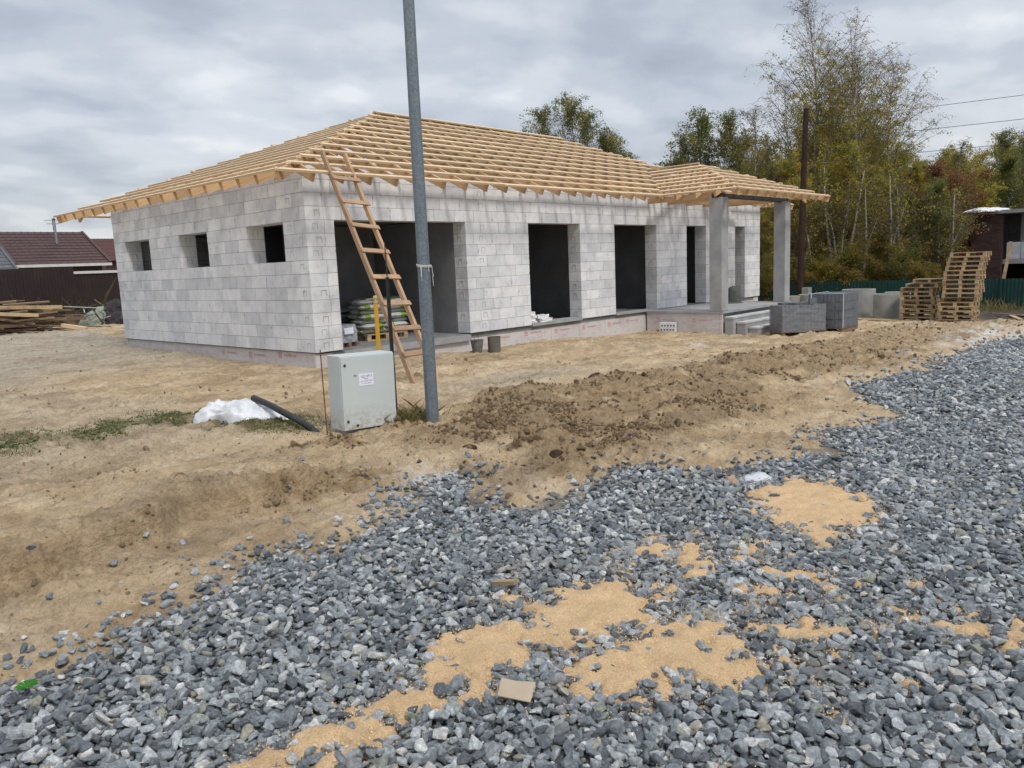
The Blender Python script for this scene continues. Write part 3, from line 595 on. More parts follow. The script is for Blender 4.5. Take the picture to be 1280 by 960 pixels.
# ================================================================ THE HOUSE
X0,X1,Y0,Y1=8.32,27.45,12.72,21.7; TH=.40; CH=.25; NC=13; WT=3.25
house=empty('unfinished_house',(0,0,0),0,'long unplastered grey block house with an open timber roof frame','house')
def wall_blocks(name,axis,a0,a1,base,sgn,ops,oddfull,marks=()):
    """axis 0: wall along X at y=base (outer face), thickness in +sgn*y ; axis 1: along Y at x=base"""
    mb=MB(); r=random.Random(name)
    def blk(u0,u1,z0,z1,t,dep=0):
        g=.0034; j=r.uniform(-.0022,.0022)+dep
        o=base+sgn*(-j) ; i=base+sgn*TH
        lo,hi=min(o,i),max(o,i)
        ge=.0048
        if axis==0: mb.box(u0+ge,u1-ge,lo,hi,z0+g,z1-g,0,t)
        else: mb.box(lo,hi,u0+ge,u1-ge,z0+g,z1-g,0,t)
    def pocket(u,z,outer=True):
        for (du,dz,w,h) in ((-.055,0,.011,.11),(.055,0,.011,.11),(0,.055,.12,.012)):
            o=base-sgn*.0035; i=base+sgn*.01; lo,hi=min(o,i),max(o,i)
            if axis==0: mb.box(u+du-w/2,u+du+w/2,lo,hi,z+dz-h/2,z+dz+h/2,2)
            else: mb.box(lo,hi,u+du-w/2,u+du+w/2,z+dz-h/2,z+dz+h/2,2)
    for c in range(NC+1):
        z0=c*CH; z1=z0+CH
        if c==NC: z1=z0+.14
        s,e=a0,a1
        ends=((c%2==1)==oddfull)
        if not ends: s+=TH; e-=TH
        segs=[(s,e)]
        for (u0,u1,zb,zt) in ops:
            if z0+.01<zt and z1-.01>zb:
                ns=[]
                for p,q in segs:
                    if u0>p and u0<q: ns.append((p,u0))
                    if u1<q and u1>p: ns.append((u1,q))
                    if u1<=p or u0>=q: ns.append((p,q))
                segs=ns
        for p,q in segs:
            off=[0,.3,.15,.42,.22,.36][c%6]+r.uniform(-.03,.03); u=p
            cuts=[p]; k=math.floor((p-a0-off)/.6)+1
            while True:
                v=a0+off+k*.6; k+=1
                if v>=q-.12: break
                if v>p+.12: cuts.append(v)
            cuts.append(q)
            for v0,v1 in zip(cuts[:-1],cuts[1:]):
                blk(v0,v1,z0,z1,r.random())
                for _ in range(r.choice((0,0,1,1,2))):
                    # chipped arrises and open joints
                    nu=r.choice((v0+.006,r.uniform(v0,v1-.05),v1-.02)); nz=r.choice((z0+.004,z1-.006)) if nu not in (v0+.006,v1-.02) else r.uniform(z0+.02,z1-.04); nw=r.uniform(.008,.045) if nz in (z0+.004,z1-.006) else r.uniform(.005,.012); nh=r.uniform(.004,.010) if nw>.012 else r.uniform(.01,.05)
                    if nu+nw>q-.01 or nz+nh>z1: continue
                    o=base-sgn*.0032; i=base+sgn*.008; lo_,hi_=min(o,i),max(o,i)
                    if axis==0: mb.box(nu,nu+nw,lo_,hi_,nz,nz+nh,1)
                    else: mb.box(lo_,hi_,nu,nu+nw,nz,nz+nh,1)
            for ed,sg in ((p,1),(q,-1)):
                if c<NC and abs(ed-a0)>.01 and abs(ed-a1)>.01 and c%2==(0 if sg>0 else 1) and q-p>.5: pass
        for (mu,par) in marks:
            if c%2==par and c<NC and r.random()<.72: pocket(mu+r.uniform(-.03,.03),z0+.125)
    # grip pockets on the faces of the opening jambs
    for (u0,u1,zb,zt) in ops:
        for c in range(NC):
            z=c*CH+.125
            if zb<z<zt and (c*7+int(u0*3))%5>1:
                for uu,sg in ((u1,-1),):
                    for (dd,dz,w,h) in ((-.055,0,.011,.12),(.055,0,.011,.12),(0,.06,.12,.012)):
                        m_=base+sgn*.2+dd; q0=m_-w/2; q1=m_+w/2
                        if axis==0: mb.box(uu-.004,uu+.01,q0,q1,z+dz-h/2,z+dz+h/2,2)
                        else: mb.box(q0,q1,uu-.004-.0 if sg<0 else uu,uu+.01,z+dz-h/2,z+dz+h/2,2)
    # joint backing, a little behind the faces
    i0,i1=base+sgn*.006,base+sgn*(TH-.006); lo,hi=min(i0,i1),max(i0,i1)
    us=sorted(set([a0+.006,a1-.006]+[v for o in ops for v in (o[0]-.006,o[1]+.006)]))
    zs=sorted(set([0.004,NC*CH+.136]+[v for o in ops for v in (o[2]-.006,o[3]+.006) if .01<v]))
    for p,q in zip(us[:-1],us[1:]):
        for zb,zt in zip(zs[:-1],zs[1:]):
            mu,mz=(p+q)/2,(zb+zt)/2
            if any(o[0]-.005<mu<o[1]+.005 and o[2]-.005<mz<o[3]+.005 for o in ops): continue
            if axis==0: mb.box(p,q,lo,hi,zb,zt,1)
            else:
                mb.box(lo,hi,max(p,a0+TH+.004),min(q,a1-TH-.004),zb,zt,1)
    return mb.build(name,[M['block'],M['mortar'],M['pocket']],house)
front_ops=[(8.95,12.45,0,2.5),(14.6,16.66,0,2.5),(18.25,20.42,0,2.5),(22.2,23.43,0,2.5),(25.5,26.24,0,2.5)]
left_ops=[(19.55,21.0,1.75,2.5),(16.58,17.94,1.75,2.5),(13.5,14.89,1.75,2.5)]
wall_blocks('front_wall',0,X0,X1,Y0,1,front_ops,True,marks=((8.52,1),(8.60,0),(12.92,0),(13.0,1),(24.9,0),(27.25,1),(17.5,0),(21.5,0))[:6])
wall_blocks('side_wall',1,Y0,Y1,X0,1,left_ops,False,marks=((12.92,0),(13.25,1),(21.5,0),(21.2,1)))
wall_blocks('rear_wall',0,X0,X1,Y1,-1,[(11,12.5,.9,2.5),(16,17.5,.9,2.5),(22,23.5,.9,2.5)],True)
wall_blocks('far_wall',1,Y0,Y1,X1,-1,[],False)
# floor, ceiling and partitions inside
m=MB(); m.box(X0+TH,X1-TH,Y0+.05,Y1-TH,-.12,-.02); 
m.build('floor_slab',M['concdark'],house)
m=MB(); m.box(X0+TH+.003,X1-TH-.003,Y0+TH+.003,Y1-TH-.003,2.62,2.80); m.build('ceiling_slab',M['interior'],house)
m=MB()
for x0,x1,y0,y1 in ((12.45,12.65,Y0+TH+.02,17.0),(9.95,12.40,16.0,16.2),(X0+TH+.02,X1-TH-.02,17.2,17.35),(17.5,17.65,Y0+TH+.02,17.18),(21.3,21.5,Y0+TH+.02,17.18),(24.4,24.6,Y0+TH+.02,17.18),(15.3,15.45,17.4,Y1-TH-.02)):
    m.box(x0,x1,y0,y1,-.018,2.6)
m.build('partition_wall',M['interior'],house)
# thresholds, sill and plinth
for (a,b_,zt) in ((8.95,12.45,-.03),(14.6,16.66,.045),(18.25,20.42,.012)):
    m=MB(); m.box(a+.01,b_-.01,Y0-.03,Y0+TH-.01,-.16 if zt<0 else -.03,zt); m.build('threshold',M['concrete'],house)
for a,b_ in ((8.95,12.45),(14.6,16.66),(18.25,20.42),(22.2,23.43),(25.5,26.24)):
    m=MB(); m.box(a-.2,b_+.2,Y0+.012,Y0+.2,2.512,2.73); 
def plinth(name,p0,p1,n,zt,mat_=M['xps']):
    """foam boards along an edge, with joints"""
    m=MB(); p0=Vector(p0);p1=Vector(p1);L=(p1-p0).length;d=(p1-p0)/L;nn=Vector(n);u=0
    while u<L-.01:
        v=min(u+1.18,L); c=(p0+d*(u+v)/2)-nn*.03+Vector((0,0,(zt-1.1)/2)); j=random.uniform(0,.004)
        m.hexa(c+nn*j,d*((v-u)/2-.003),nn*.03,Vector((0,0,(zt+1.1)/2)),0); u=v
    return m.build(name,mat_,house)
plinth('plinth',(X0+.02,Y0+.055,0),(20.02,Y0+.055,0),(0,-1,0),-.035)
plinth('plinth',(24.4,Y0+.055,0),(X1-.02,Y0+.055,0),(0,-1,0),-.035)
plinth('plinth',(X0+.055,Y0+.06,0),(X0+.055,Y1-.02,0),(-1,0,0),-.012)
plinth('plinth',(X1-.05,Y0+.06,0),(X1-.05,Y1-.02,0),(1,0,0),-.012)
m=MB(); m.box(X0+.03,X1-.03,Y1-.09,Y1-.03,-1.1,-.012); m.build('plinth',M['xps'],house)
# black felt strip under the first course
for q_ in ((X0+.004,X0+.05,Y0+.02,Y1-.02,-.011,.001),(X0+.06,8.94,Y0+.004,Y0+.05,-.011,.001),(12.46,14.58,Y0+.004,Y0+.05,-.02,.001),(16.68,18.22,Y0+.004,Y0+.05,-.02,.001)):
    m=MB(); m.box(*q_); m.build('felt_strip',M['felt'],house)
# red prints on the foam boards (emblem and word, repeated by the maker of the boards)
def text_mesh(body,size,mat_,name,ext=0.0):
    cu=bpy.data.curves.new(name,'FONT'); cu.body=body; cu.size=size; cu.extrude=ext; cu.align_x='CENTER'; cu.align_y='CENTER'
    o=bpy.data.objects.new(name,cu); COL.objects.link(o); bpy.context.view_layer.update(); me=bpy.data.meshes.new_from_object(o.evaluated_get(bpy.context.evaluated_depsgraph_get()))
    bpy.data.objects.remove(o); bpy.data.curves.remove(cu); me.name=name; me.materials.clear(); me.materials.append(mat_); return me
word=text_mesh('ТЕХНОНИКОЛЬ',.075,M['redprint'],'print_word',.0006)
def emblem():
    m=MB(); s=.055
    for x0,x1,z0,z1 in ((-s,s,s-.016,s),(-s,s,-s,-s+.016),(-s,-s+.016,-s+.017,s-.017),(s-.016,s,-s+.017,s-.017),(-.022,.022,.008,.022),(-.006,.006,-.022,.007)):
        m.box(x0,x1,-.0006,.0006,z0,z1)
    return newmesh('print_emblem',m.V,m.F,[M['redprint']],m.UV,m.M)
emb=emblem()
def prints(p0,p1,n,z,rz):
    p0,p1=Vector(p0),Vector(p1); L=(p1-p0).length; d=(p1-p0)/L; u=.25; k=0
    while u<L-.3:
        q=p0+d*u+Vector(n)*.0062; zz_=z(u)+random.uniform(-.03,.03)
        e=link('print_emblem',emb,house); e.location=(q.x,q.y,zz_); e.rotation_euler=(0,0,rz)
        w=link('print_word',word,house); q2=q+d*.36*(1); w.location=(q2.x,q2.y,zz_); w.rotation_euler=(R(90),0,rz); w.scale=(.75,.8,1)
        u+=random.choice((1.18,1.18,.9)); k+=1
prints((13.0,Y0+.055,0),(19.6,Y0+.055,0),(0,-1,0),lambda u:-.2-.012*u,0)
prints((X0+.055,Y1-5.0,0),(X0+.055,Y0+.2,0),(-1,0,0),lambda u:-.13,-R(90))
# ---------------------------------------------------------------- porch
PX0,PX1,PY0=19.8,24.42,10.25
m=MB(); m.box(PX0,PX1,PY0,Y0-.004,-.075,-.012); m.box(PX0+.12,PX1-.12,PY0+.12,Y0-.01,-1.0,-.078)
m.build('porch_slab',M['concrete'],house)
plinth('porch_plinth',(PX0+.03,Y0-.01,0),(PX0+.03,PY0+.02,0),(-1,0,0),-.079)
m=MB(); m.box(PX1-.10,PX1-.03,PY0+.02,Y0-.01,-1.1,-.079); m.build('porch_plinth',M['xps'],house)
prints((PX0+.03,Y0-.15,0),(PX0+.03,PY0+.2,0),(-1,0,0),lambda u:-.27,-R(90))
for k in range(3):
    z=-.165-.15*k; y1=PY0-.28*k; y0=y1-.28
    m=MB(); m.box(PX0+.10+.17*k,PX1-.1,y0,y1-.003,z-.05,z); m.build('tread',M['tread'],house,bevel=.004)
    m=MB(); m.box(PX0+.12+.17*k,PX1-.12,y0+.02,y1-.003,-1.05,z-.052)
    m.build('step',M['concrete'],house,bevel=.004)
for cx_ in (19.83,23.98):
    m=MB(); m.box(cx_,cx_+.38,PY0+.03,PY0+.41,-.008,3.09); m.build('column',M['concrete'],house,bevel=.008)
m=MB(); m.box(19.80,24.40,PY0+.12,PY0+.32,3.094,3.20); m.build('porch_beam',M['felt'],house)
for jx in (20.0,21.1,22.2,23.3,24.2):
    m=MB(); m.box(jx-.025,jx+.025,PY0+.33,Y0+.1,3.10,3.25); m.build('porch_joist',M['pine2'],house)
# ---------------------------------------------------------------- roof frame
ZE=3.28; EX0,EX1,EY0,EY1=7.32,28.4,11.92,22.55; RX0,RX1,RY,RZ=13.78,21.6,17.22,5.73
sF=(RZ-ZE)/(RY-EY0); sB=(RZ-ZE)/(EY1-RY); sL=(RZ-ZE)/(RX0-EX0); sR=(RZ-ZE)/(EX1-RX1)
QX0,QX1,QY0,QZ=19.45,25.68,9.6,4.42; QC=(QX0+QX1)/2; sP=(QZ-ZE)/(QC-QX0); QY=12.47; sQ=(QZ-ZE)/(QY-QY0)
roof=MB(); BT=.04; RD=.17
def zd(p,d): return Vector((p[0],p[1],p[2]-d))
# hip rafters, ridge boards, wall plates
dr=BT+RD/2+.012
for a,b_ in (((EX0,EY0,ZE),(RX0,RY,RZ)),((EX0,EY1,ZE),(RX0,RY,RZ)),((EX1,EY0,ZE),(RX1,RY,RZ)),((EX1,EY1,ZE),(RX1,RY,RZ)),((RX0,RY,RZ),(RX1,RY,RZ)),
             ((QX0,QY0,ZE),(QC,QY,QZ)),((QX1,QY0,ZE),(QC,QY,QZ)),((QC,QY,QZ),(QC,EY0+(QZ-ZE)/sF,QZ))):
    roof.beam(zd(a,dr),zd(b_,dr),.055,RD)
for b_ in ((X0+.05,X1-.05,Y0+.12,Y0+.27),(X0+.05,X1-.05,Y1-.27,Y1-.12),(X0+.12,X0+.27,Y0+.28,Y1-.28),(X1-.27,X1-.12,Y0+.28,Y1-.28)):
    roof.box(*b_,3.392,3.45)
roof.box(QX0+.45,QX1-.45,PY0+.14,PY0+.30,3.203,3.25)
roofo=roof.build('roof',M['pine2'],house)
def rafter(p0,p1,name='rafter'):
    m=MB(); m.beam(zd(p0,BT+RD/2+.004),zd(p1,BT+RD/2+.004),.048,RD,(0,0,1)); m.build(name,M['pine2'],roofo)
x=EX0+.12
while x<EX1-.1:
    if x<RX0: ye=EY0+(x-EX0)*sL/sF
    elif x>RX1: ye=EY0+(EX1-x)*sR/sF
    else: ye=RY
    ys=EY0+.04 if not (QX0+.3<x<QX1-.3) else Y0+.1
    if ye-ys>.25: rafter((x,ys,ZE+sF*(ys-EY0)),(x,ye,ZE+sF*(ye-EY0)))
    x+=.625
x=EX0+.5
while x<EX1-.1:
    if x<RX0: ye=EY1-(x-EX0)*sL/sB
    elif x>RX1: ye=EY1-(EX1-x)*sR/sB
    else: ye=RY
    if EY1-ye>.25: rafter((x,EY1-.04,ZE+sB*.04),(x,ye,ZE+sB*(EY1-ye)),'rear_rafter')
    x+=.95
y=EY0+.14
while y<EY1-.1:
    xe=EX0+((y-EY0)*sF/sL if y<RY else (EY1-y)*sB/sL)
    if xe-EX0>.25: rafter((EX0+.04,y,ZE+sL*.04),(xe,y,ZE+sL*(xe-EX0)),'side_rafter')
    y+=.63
y=EY0+.5
while y<EY1-.1:
    xe=EX1-((y-EY0)*sF/sR if y<RY else (EY1-y)*sB/sR)
    if EX1-xe>.25: rafter((EX1-.04,y,ZE+sR*.04),(xe,y,ZE+sR*(EX1-xe)),'far_rafter')
    y+=.95
# porch rafters
y=QY0+.12
while y<13.2:
    for s in (-1,1):
        ex=QX0 if s<0 else QX1
        top=QZ if y>QY else ZE+(y-QY0)*sQ
        vl=ZE+max(0,(y-EY0))*sF if y>EY0 else ZE
        a=(ex-s*.04-s*(vl-ZE)/sP*1.0,y,vl+sP*.04) ; b_=(ex-s*(top-ZE)/sP,y,top)
        if abs(a[0]-b_[0])>.2: rafter(a,b_,'porch_rafter')
    y+=.6
x=QX0+.62
while x<QX1-.3:
    top=ZE+min(x-QX0,QX1-x)*sP; yt=QY0+(top-ZE)/sQ
    rafter((x,QY0+.04,ZE+sQ*.04),(x,yt,top),'porch_rafter'); x+=.6
# battens
def batten(p0,p1,nrm,split=True):
    p0,p1=Vector(p0),Vector(p1); L=(p1-p0).length
    if L<.25: return
    m=MB(); d=(p1-p0)/L; up=Vector(nrm).normalized(); u=0
    while u<L-.05:
        v=min(L,u+random.uniform(4.5,6.0)) if split else L
        if L-v<.8: v=L
        j=up*random.uniform(-.004,.004)+Vector((0,0,-BT/2))
        m.beam(p0+d*u+j,p0+d*(v-.004)+j,.098,BT,up); u=v
    m.build('batten',M['pine'],roofo)
nb=12; ov=lambda: random.uniform(.0,.10)
for k in range(nb+1):
    t=k/nb; y=EY0+t*(RY-EY0); z=ZE+t*(RZ-ZE)
    if k==nb: y-=.05
    xl=EX0+(z-ZE)/sL-ov(); xr=EX1-(z-ZE)/sR+ov(); nrm=(0,-sF,1)
    if z<QZ-.02:
        batten((xl,y,z),(QX0+(z-ZE)/sP+.02,y,z),nrm); batten((QX1-(z-ZE)/sP-.02,y,z),(xr,y,z),nrm)
    else: batten((xl,y,z),(xr,y,z),nrm)
    yb=EY1-t*(EY1-RY)+(.06 if k==nb else 0); batten((xl,yb,z),(xr,yb,z),(0,sB,1))
nl=14
for k in range(nl):
    t=k/nl; x=EX0+t*(RX0-EX0); z=ZE+t*(RZ-ZE); ya=EY0+(z-ZE)/sF-.02; yb=EY1-(z-ZE)/sB+random.uniform(.0,.22)
    batten((x,ya,z+.004),(x,yb,z+.004),(-sL,0,1),False)
for k in range(nl):
    t=k/nl; x=EX1-t*(EX1-RX1); z=ZE+t*(RZ-ZE); batten((x,EY0+(z-ZE)/sF,z),(x,EY1-(z-ZE)/sB,z),(sR,0,1),False)
npb=8
for k in range(npb):
    t=k/npb; z=ZE+t*(QZ-ZE); ya=QY0+(z-ZE)/sQ-ov()*.5; yv=EY0+(z-ZE)/sF
    batten((QX0+(z-ZE)/sP,ya,z+.003),(QX0+(z-ZE)/sP,yv,z+.003),(-sP,0,1),False); batten((QX1-(z-ZE)/sP,ya,z+.003),(QX1-(z-ZE)/sP,yv,z+.003),(sP,0,1),False)
batten((QC,QY,QZ+.01),(QC,EY0+(QZ-ZE)/sF,QZ+.01),(0,0,1),False)
for k in range(npb-1):
    t=k/(npb-1); z=ZE+t*(QZ-ZE); y=QY0+t*(QY-QY0); batten((QX0+(z-ZE)/sP-ov(),y,z),(QX1-(z-ZE)/sP+ov()*2,y,z),(0,-sQ,1),False)

# ================================================================ YARD THINGS
# ---- galvanised pole
t=empty('steel_pole',(5.7,6.5,gz(5.7,6.5)-.02),0,'tall faceted galvanised steel pole rising out of the top of the picture','pole')
m=MB(); H=7.6; n=10
m.tube([(0,0,-.3),(0,0,2.6),(.004,-.004,5.0),(.01,-.01,H)],[.074,.068,.059,.050],n); m.build('shaft',M['galv'],t)
m=MB(); m.tube([(.01,-.01,H+.002),(.01,-.01,H+.03)],[.056,.05],n); m.build('cap',M['steel'],t)
t=empty('tied_rope',(5.7,6.5,1.53),0,'pale rope knotted around the galvanised pole with frayed ends hanging','rope')
m=MB()
for z,rr in ((0,.074),(.013,.076)):
    m.tube([((.072+rr*.03)*math.cos(a),(.072+rr*.03)*math.sin(a),z+.012*math.sin(a)) for a in np.linspace(0,6.1,22)],.0065,5)
m.build('loop',M['rope'],t)
for (a,L,s) in ((3.6,.16,.01),(3.75,.11,-.02),(5.6,.22,.012),(5.4,.12,.02),(4.6,.06,0)):
    m=MB(); c,s_=math.cos(a)*.080,math.sin(a)*.080; m.tube([(c,s_,.01),(c*1.12,s_*1.12,-.02),(c*1.06+s*.5,s_*1.08,-L*.55),(c*1.1+s,s_*1.1,-L)],[.006,.005,.005,.004],5); m.build('loose_end',M['rope'],t)
# ---- cabinet
cx_,cy_=4.72,6.79; e0=Vector((4.72,6.80,0)); e1=Vector((5.365,6.715,0)); uu=(e1-e0).normalized(); W_=(e1-e0).length; ang=math.atan2(uu.y,uu.x)
t=empty('electric_cabinet',(e0.x,e0.y,-.17),ang,'pale grey metal electric cabinet with a paper notice on its door','cabinet'); t.rotation_euler=(R(-.5),R(1.2),ang)
HC=.80; D_=.30
m=MB(); m.box(0,W_,.022,D_,0,HC); m.build('body',M['cabinet'],t,bevel=.004)
m=MB(); m.box(.004,W_-.004,0,.018,.004,HC-.012); door=m.build('door',M['cabinet'],t,bevel=.003)
for (x,z) in ((.045,HC-.10),(.05,.10),(.16,.045)):
    m=MB(); m.lathe((x,0,z),[(.0,0)],3) if 0 else None
    m.tube([(x,.0,z),(x,-.008,z)],.014,12); m.box(x-.011,x+.011,-.011,-.0085,z-.003,z+.003); m.build('lock',M['dark'],door)
m=MB(); m.tube([(.155,0,HC-.215),(.155,-.006,HC-.215)],.008,8); m.box(.150,.178,-.009,-.0065,HC-.219,HC-.211); m.build('keyhole_cover',M['steel'],door)
for x in (.03,W_-.055):
    m=MB(); m.box(x,x+.03,.20,.24,-.25,-.002); m.build('leg',M['steel'],t)
m=MB(); m.box(.02,W_-.02,.05,.23,-.045,-.003); m.build('plinth_frame',M['steel'],t)
m=MB(); nx,nz=.205,HC-.335; m.box(nx,nx+.175,-.0035,-.001,nz,nz+.13); no=m.build('notice',M['paper'],door)
for body,sz,x,z in (('ЩС №11',.034,.092,.098),('380 В',.018,.085,.072),('ООО ЭНЕРГОСЕТЬ',.0165,.09,.047),('тел. 8 912 345 67',.0165,.09,.023)):
    w=link('notice_text',text_mesh(body,sz,M['ink'],'notice_text'),no); w.location=(nx+x,-.0042,nz+z); w.rotation_euler=(R(90),R(-2),0)
# ---- rods and pipes near the cabinet
p=(4.67,7.05); t=tag(MB().tube([(p[0],p[1],gz(*p)-.1),(p[0]-.005,p[1],.70)],.006,6).build('rusty_rod',M['rust']),'thin rusty rod stuck upright at the left side of the cabinet','rod')
p=(6.0,7.78); t=empty('gas_riser',(p[0],p[1],0),0,'yellow gas riser pipe with a small brass valve behind the cabinet','pipe')
MB().tube([(0,0,gz(*p)-.1),(0,0,1.10)],.027,12).build('pipe',M['yellow'],t,smooth=True)
v=MB().tube([(0,0,1.102),(0,0,1.125),(0,0,1.127),(0,0,1.17),(0,0,1.172),(0,0,1.20)],[.030,.030,.022,.022,.030,.018],10).build('valve',M['brass'],t)
m=MB(); m.beam((-.02,-.01,1.165),(-.155,-.03,1.16),.018,.007); m.build('lever',M['brass'],v)
p=(5.92,7.42); t=empty('black_stake',(p[0],p[1],0),0,'slim black post with a thinner rod on top behind the cabinet','post')
m=MB(); m.box(-.016,.016,-.016,.016,gz(*p)-.1,1.42); m.build('post',M['black'],t)
MB().tube([(0,0,1.421),(-.004,0,1.84)],.0075,8).build('rod',M['dark'],t)
t=MB().tube([(4.70,7.20,-.27),(4.66,7.36,-.175),(4.64,7.60,-.10),(4.62,8.12,.02),(4.60,8.42,.075)],[.038]*5,14); t=t.build('conduit_pipe',M['black'],None,smooth=True)
tag(t,'black plastic conduit sticking slantwise out of the ground beside the white sack','pipe')
# ---- white sack
def sack_mesh(seed=3):
    nu,nv=110,60; tt,a=np.meshgrid(np.linspace(0,math.pi,nv+1),np.arange(nu)*2*math.pi/nu,indexing='ij'); tt=tt.ravel();a=a.ravel()
    x=np.cos(tt); rr=np.sin(tt)**.60; y=rr*np.cos(a); z=rr*np.sin(a)
    # slack poly sack: fat bunched middle, gathered neck near the left, flatter right end
    neck=np.exp(-((x+.40)/.15)**2); r_=1-.30*neck; tail=sstep(-.55,-1,x)
    prof=.72+.38*np.exp(-((x+.62)/.28)**2)+.30*np.exp(-((x-.02)/.45)**2)-.15*sstep(.3,1,x)
    ridge=np.abs(fbm(x*1.6+y*.8+seed,y*1.3-x*.5,.42,3,207)*2-1)
    wr=(.45-ridge**.8)*.085+(.5-np.abs(fbm(x*.8+y*1.2,y*.8-x*.4,.30,2,209)*2-1))*.022
    fold=.030*neck*np.cos(a*11+2*np.sin(a*3))+.022*np.exp(-((x+.3)/.30)**2)*np.cos(a*8+x*9)
    X=x*.60; Y=y*.25*r_*(1+.25*tail)+fold*np.sign(y)*.6+wr*.4*np.sign(y)*np.abs(y)
    Z=np.where(z>0,z*.26*prof*r_,z*.05)+np.where(z>.02,fold+wr,0)*np.clip(z*3,0,1)
    V=np.stack([X,Y,np.maximum(Z,-.03)+.015],1)
    F=[[j*nu+i,j*nu+(i+1)%nu,(j+1)*nu+(i+1)%nu,(j+1)*nu+i] for j in range(nv) for i in range(nu)]
    return V,F
V,F=sack_mesh(); t=empty('white_sack',(4.50,8.52,gz(4.50,8.52)-.02),R(-59),'crumpled white plastic sack lying on the grass, its neck tied','sack')
o=link('sack_body',newmesh('sack_body',V,F,[M['bag']],smooth=True),t)
m=MB(); m.tube([(-.215+.004*math.sin(5*a),.175*math.cos(a),.03+.17*abs(math.sin(a))) for a in np.linspace(0,6.2,20)],.006,5); m.build('tie',M['rope'],t)
V=[];F=[]
for i in range(12):
    for j in range(5):
        a=-1.3+2.6*i/11; L=.06+.045*j; V.append((-.44-L*math.cos(a)*.8,L*math.sin(a)*1.3,.015+.05*math.cos(a*1.2)*(1-j/6)+.018*math.sin(i*2.3+j)))
for i in range(11):
    for j in range(4): F.append([i*5+j,i*5+j+1,(i+1)*5+j+1,(i+1)*5+j])
o=link('sack_neck',newmesh('sack_neck',V,F,[M['bag']],smooth=True),t); s=o.modifiers.new('s','SOLIDIFY'); s.thickness=.004
# ---- ladder
bl,br=Vector((7.49,8.91,gz(7.49,8.91))),Vector((8.14,9.12,gz(8.14,9.12)))
tl,tr=Vector((8.44,12.18,3.62)),Vector((8.95,12.20,3.60))
bl=bl-Vector((0,0,.03)); br=br-Vector((0,0,.03))
t=empty('wooden_ladder',tuple(bl),0,'rough homemade wooden ladder leaning against the edge of the roof','ladder')
up=Vector((0,-1,.9))
for a,b_ in ((bl,tl),(br,tr)):
    m=MB(); m.beam(a-bl,b_-bl+(b_-a)*.012,.05,.085,up); m.build('rail',M['ladderwood'],t)
fr=[.105,.205,.305,.415,.53,.645,.755,.87]
nrm=(tl-bl).cross(br-bl).normalized()
if nrm.y>0: nrm=-nrm
for k,s in enumerate(fr):
    a=bl.lerp(tl,s); b_=br.lerp(tr,s); d=(b_-a).normalized(); m=MB()
    m.beam(a-d*.05-bl+nrm*.06,b_+d*.05-bl+nrm*.06+Vector((0,0,random.uniform(-.02,.02))),.022,.085,(tl-bl).normalized()); m.build('rung',M['ladderwood'],t)
# ---- buckets
def pail(name,x,y,r0,r1,h,mt,label,handle,rz=0):
    t=empty(name,(x,y,gz(x,y)-.01),rz,label,'bucket'); m=MB()
    m.lathe((0,0,0),[(r0,0),(r0*.6+r1*.4,h*.4),(r1,h*.97),(r1+.008,h*.97),(r1+.008,h),(r1-.004,h),(r1-.006,h-.02),(r0-.004,.02)],20); m.build('pail_body',mt,t)
    if handle:
        m=MB(); m.tube([((r1+.004)*math.cos(a),.0+.02*math.sin(a),h-.02+.16*math.sin(a)) for a in np.linspace(0,math.pi,14)],.004,5); m.build('handle',M['dark'],t)
        for s in (-1,1):
            m=MB(); m.box(s*(r1+.008)-.004,s*(r1+.008)+.004,-.014,.014,h-.045,h-.012); m.build('ear',M['dark'],t)
M['bucketgrey']=mottled('mortar_stained_bucket',(.10,.10,.10),(.20,.20,.195),8,.9,.2,.2,.004,(.3,.3,.29)); M['bucketdark']=mottled('stained_drum',(.11,.10,.085),(.18,.165,.14),5,.85,.2,.2,.004,(.40,.39,.37))
pail('bucket',12.05,12.12,.105,.145,.27,M['bucketgrey'],'small tapered mortar bucket with a wire handle in front of the plinth',True,.5)
pail('drum_bucket',12.42,11.95,.14,.145,.36,M['bucketdark'],'larger straight stained bucket with runs of pale mortar, right of the small bucket',False)
# ---- broken block pieces on the sill
def chunk(name,x,y,z,dx,dy,dz,rz,label,group=None):
    r=random.Random(name+str(x)); bm=bmesh.new(); bmesh.ops.create_cube(bm,size=1); bmesh.ops.subdivide_edges(bm,edges=bm.edges,cuts=3,use_grid_fill=True)
    for v in bm.verts:
        ed=sum(abs(c)>.49 for c in v.co); v.co=Vector((v.co.x*dx+r.gauss(0,.003)*ed,v.co.y*dy+r.gauss(0,.003)*ed,v.co.z*dz+r.gauss(0,.0025)*ed))
    me=bpy.data.meshes.new(name); bm.to_mesh(me); bm.free(); me.materials.append(M['block']); a=me.attributes.new('tint','FLOAT','FACE'); a.data.foreach_set('value',np.full(len(me.polygons),.95))
    o=link(name,me); o.location=(x,y,z+dz/2); o.rotation_euler=(0,0,rz); tag(o,label,'block piece',group); return o
chunk('block_offcut',14.76,12.86,.047,.20,.22,.05,.2,'thin white block offcut lying lowest at the left end of the window threshold','block offcuts on the threshold')
chunk('block_offcut',14.74,12.87,.099,.16,.18,.07,-.1,'narrow white block offcut second from the bottom beside the window jamb','block offcuts on the threshold')
chunk('block_offcut',14.76,12.86,.171,.19,.2,.06,.15,'white block offcut third up in the small heap beside the window jamb','block offcuts on the threshold')
chunk('block_offcut',14.73,12.87,.233,.17,.18,.09,.0,'topmost white block offcut of the small heap beside the window jamb','block offcuts on the threshold')
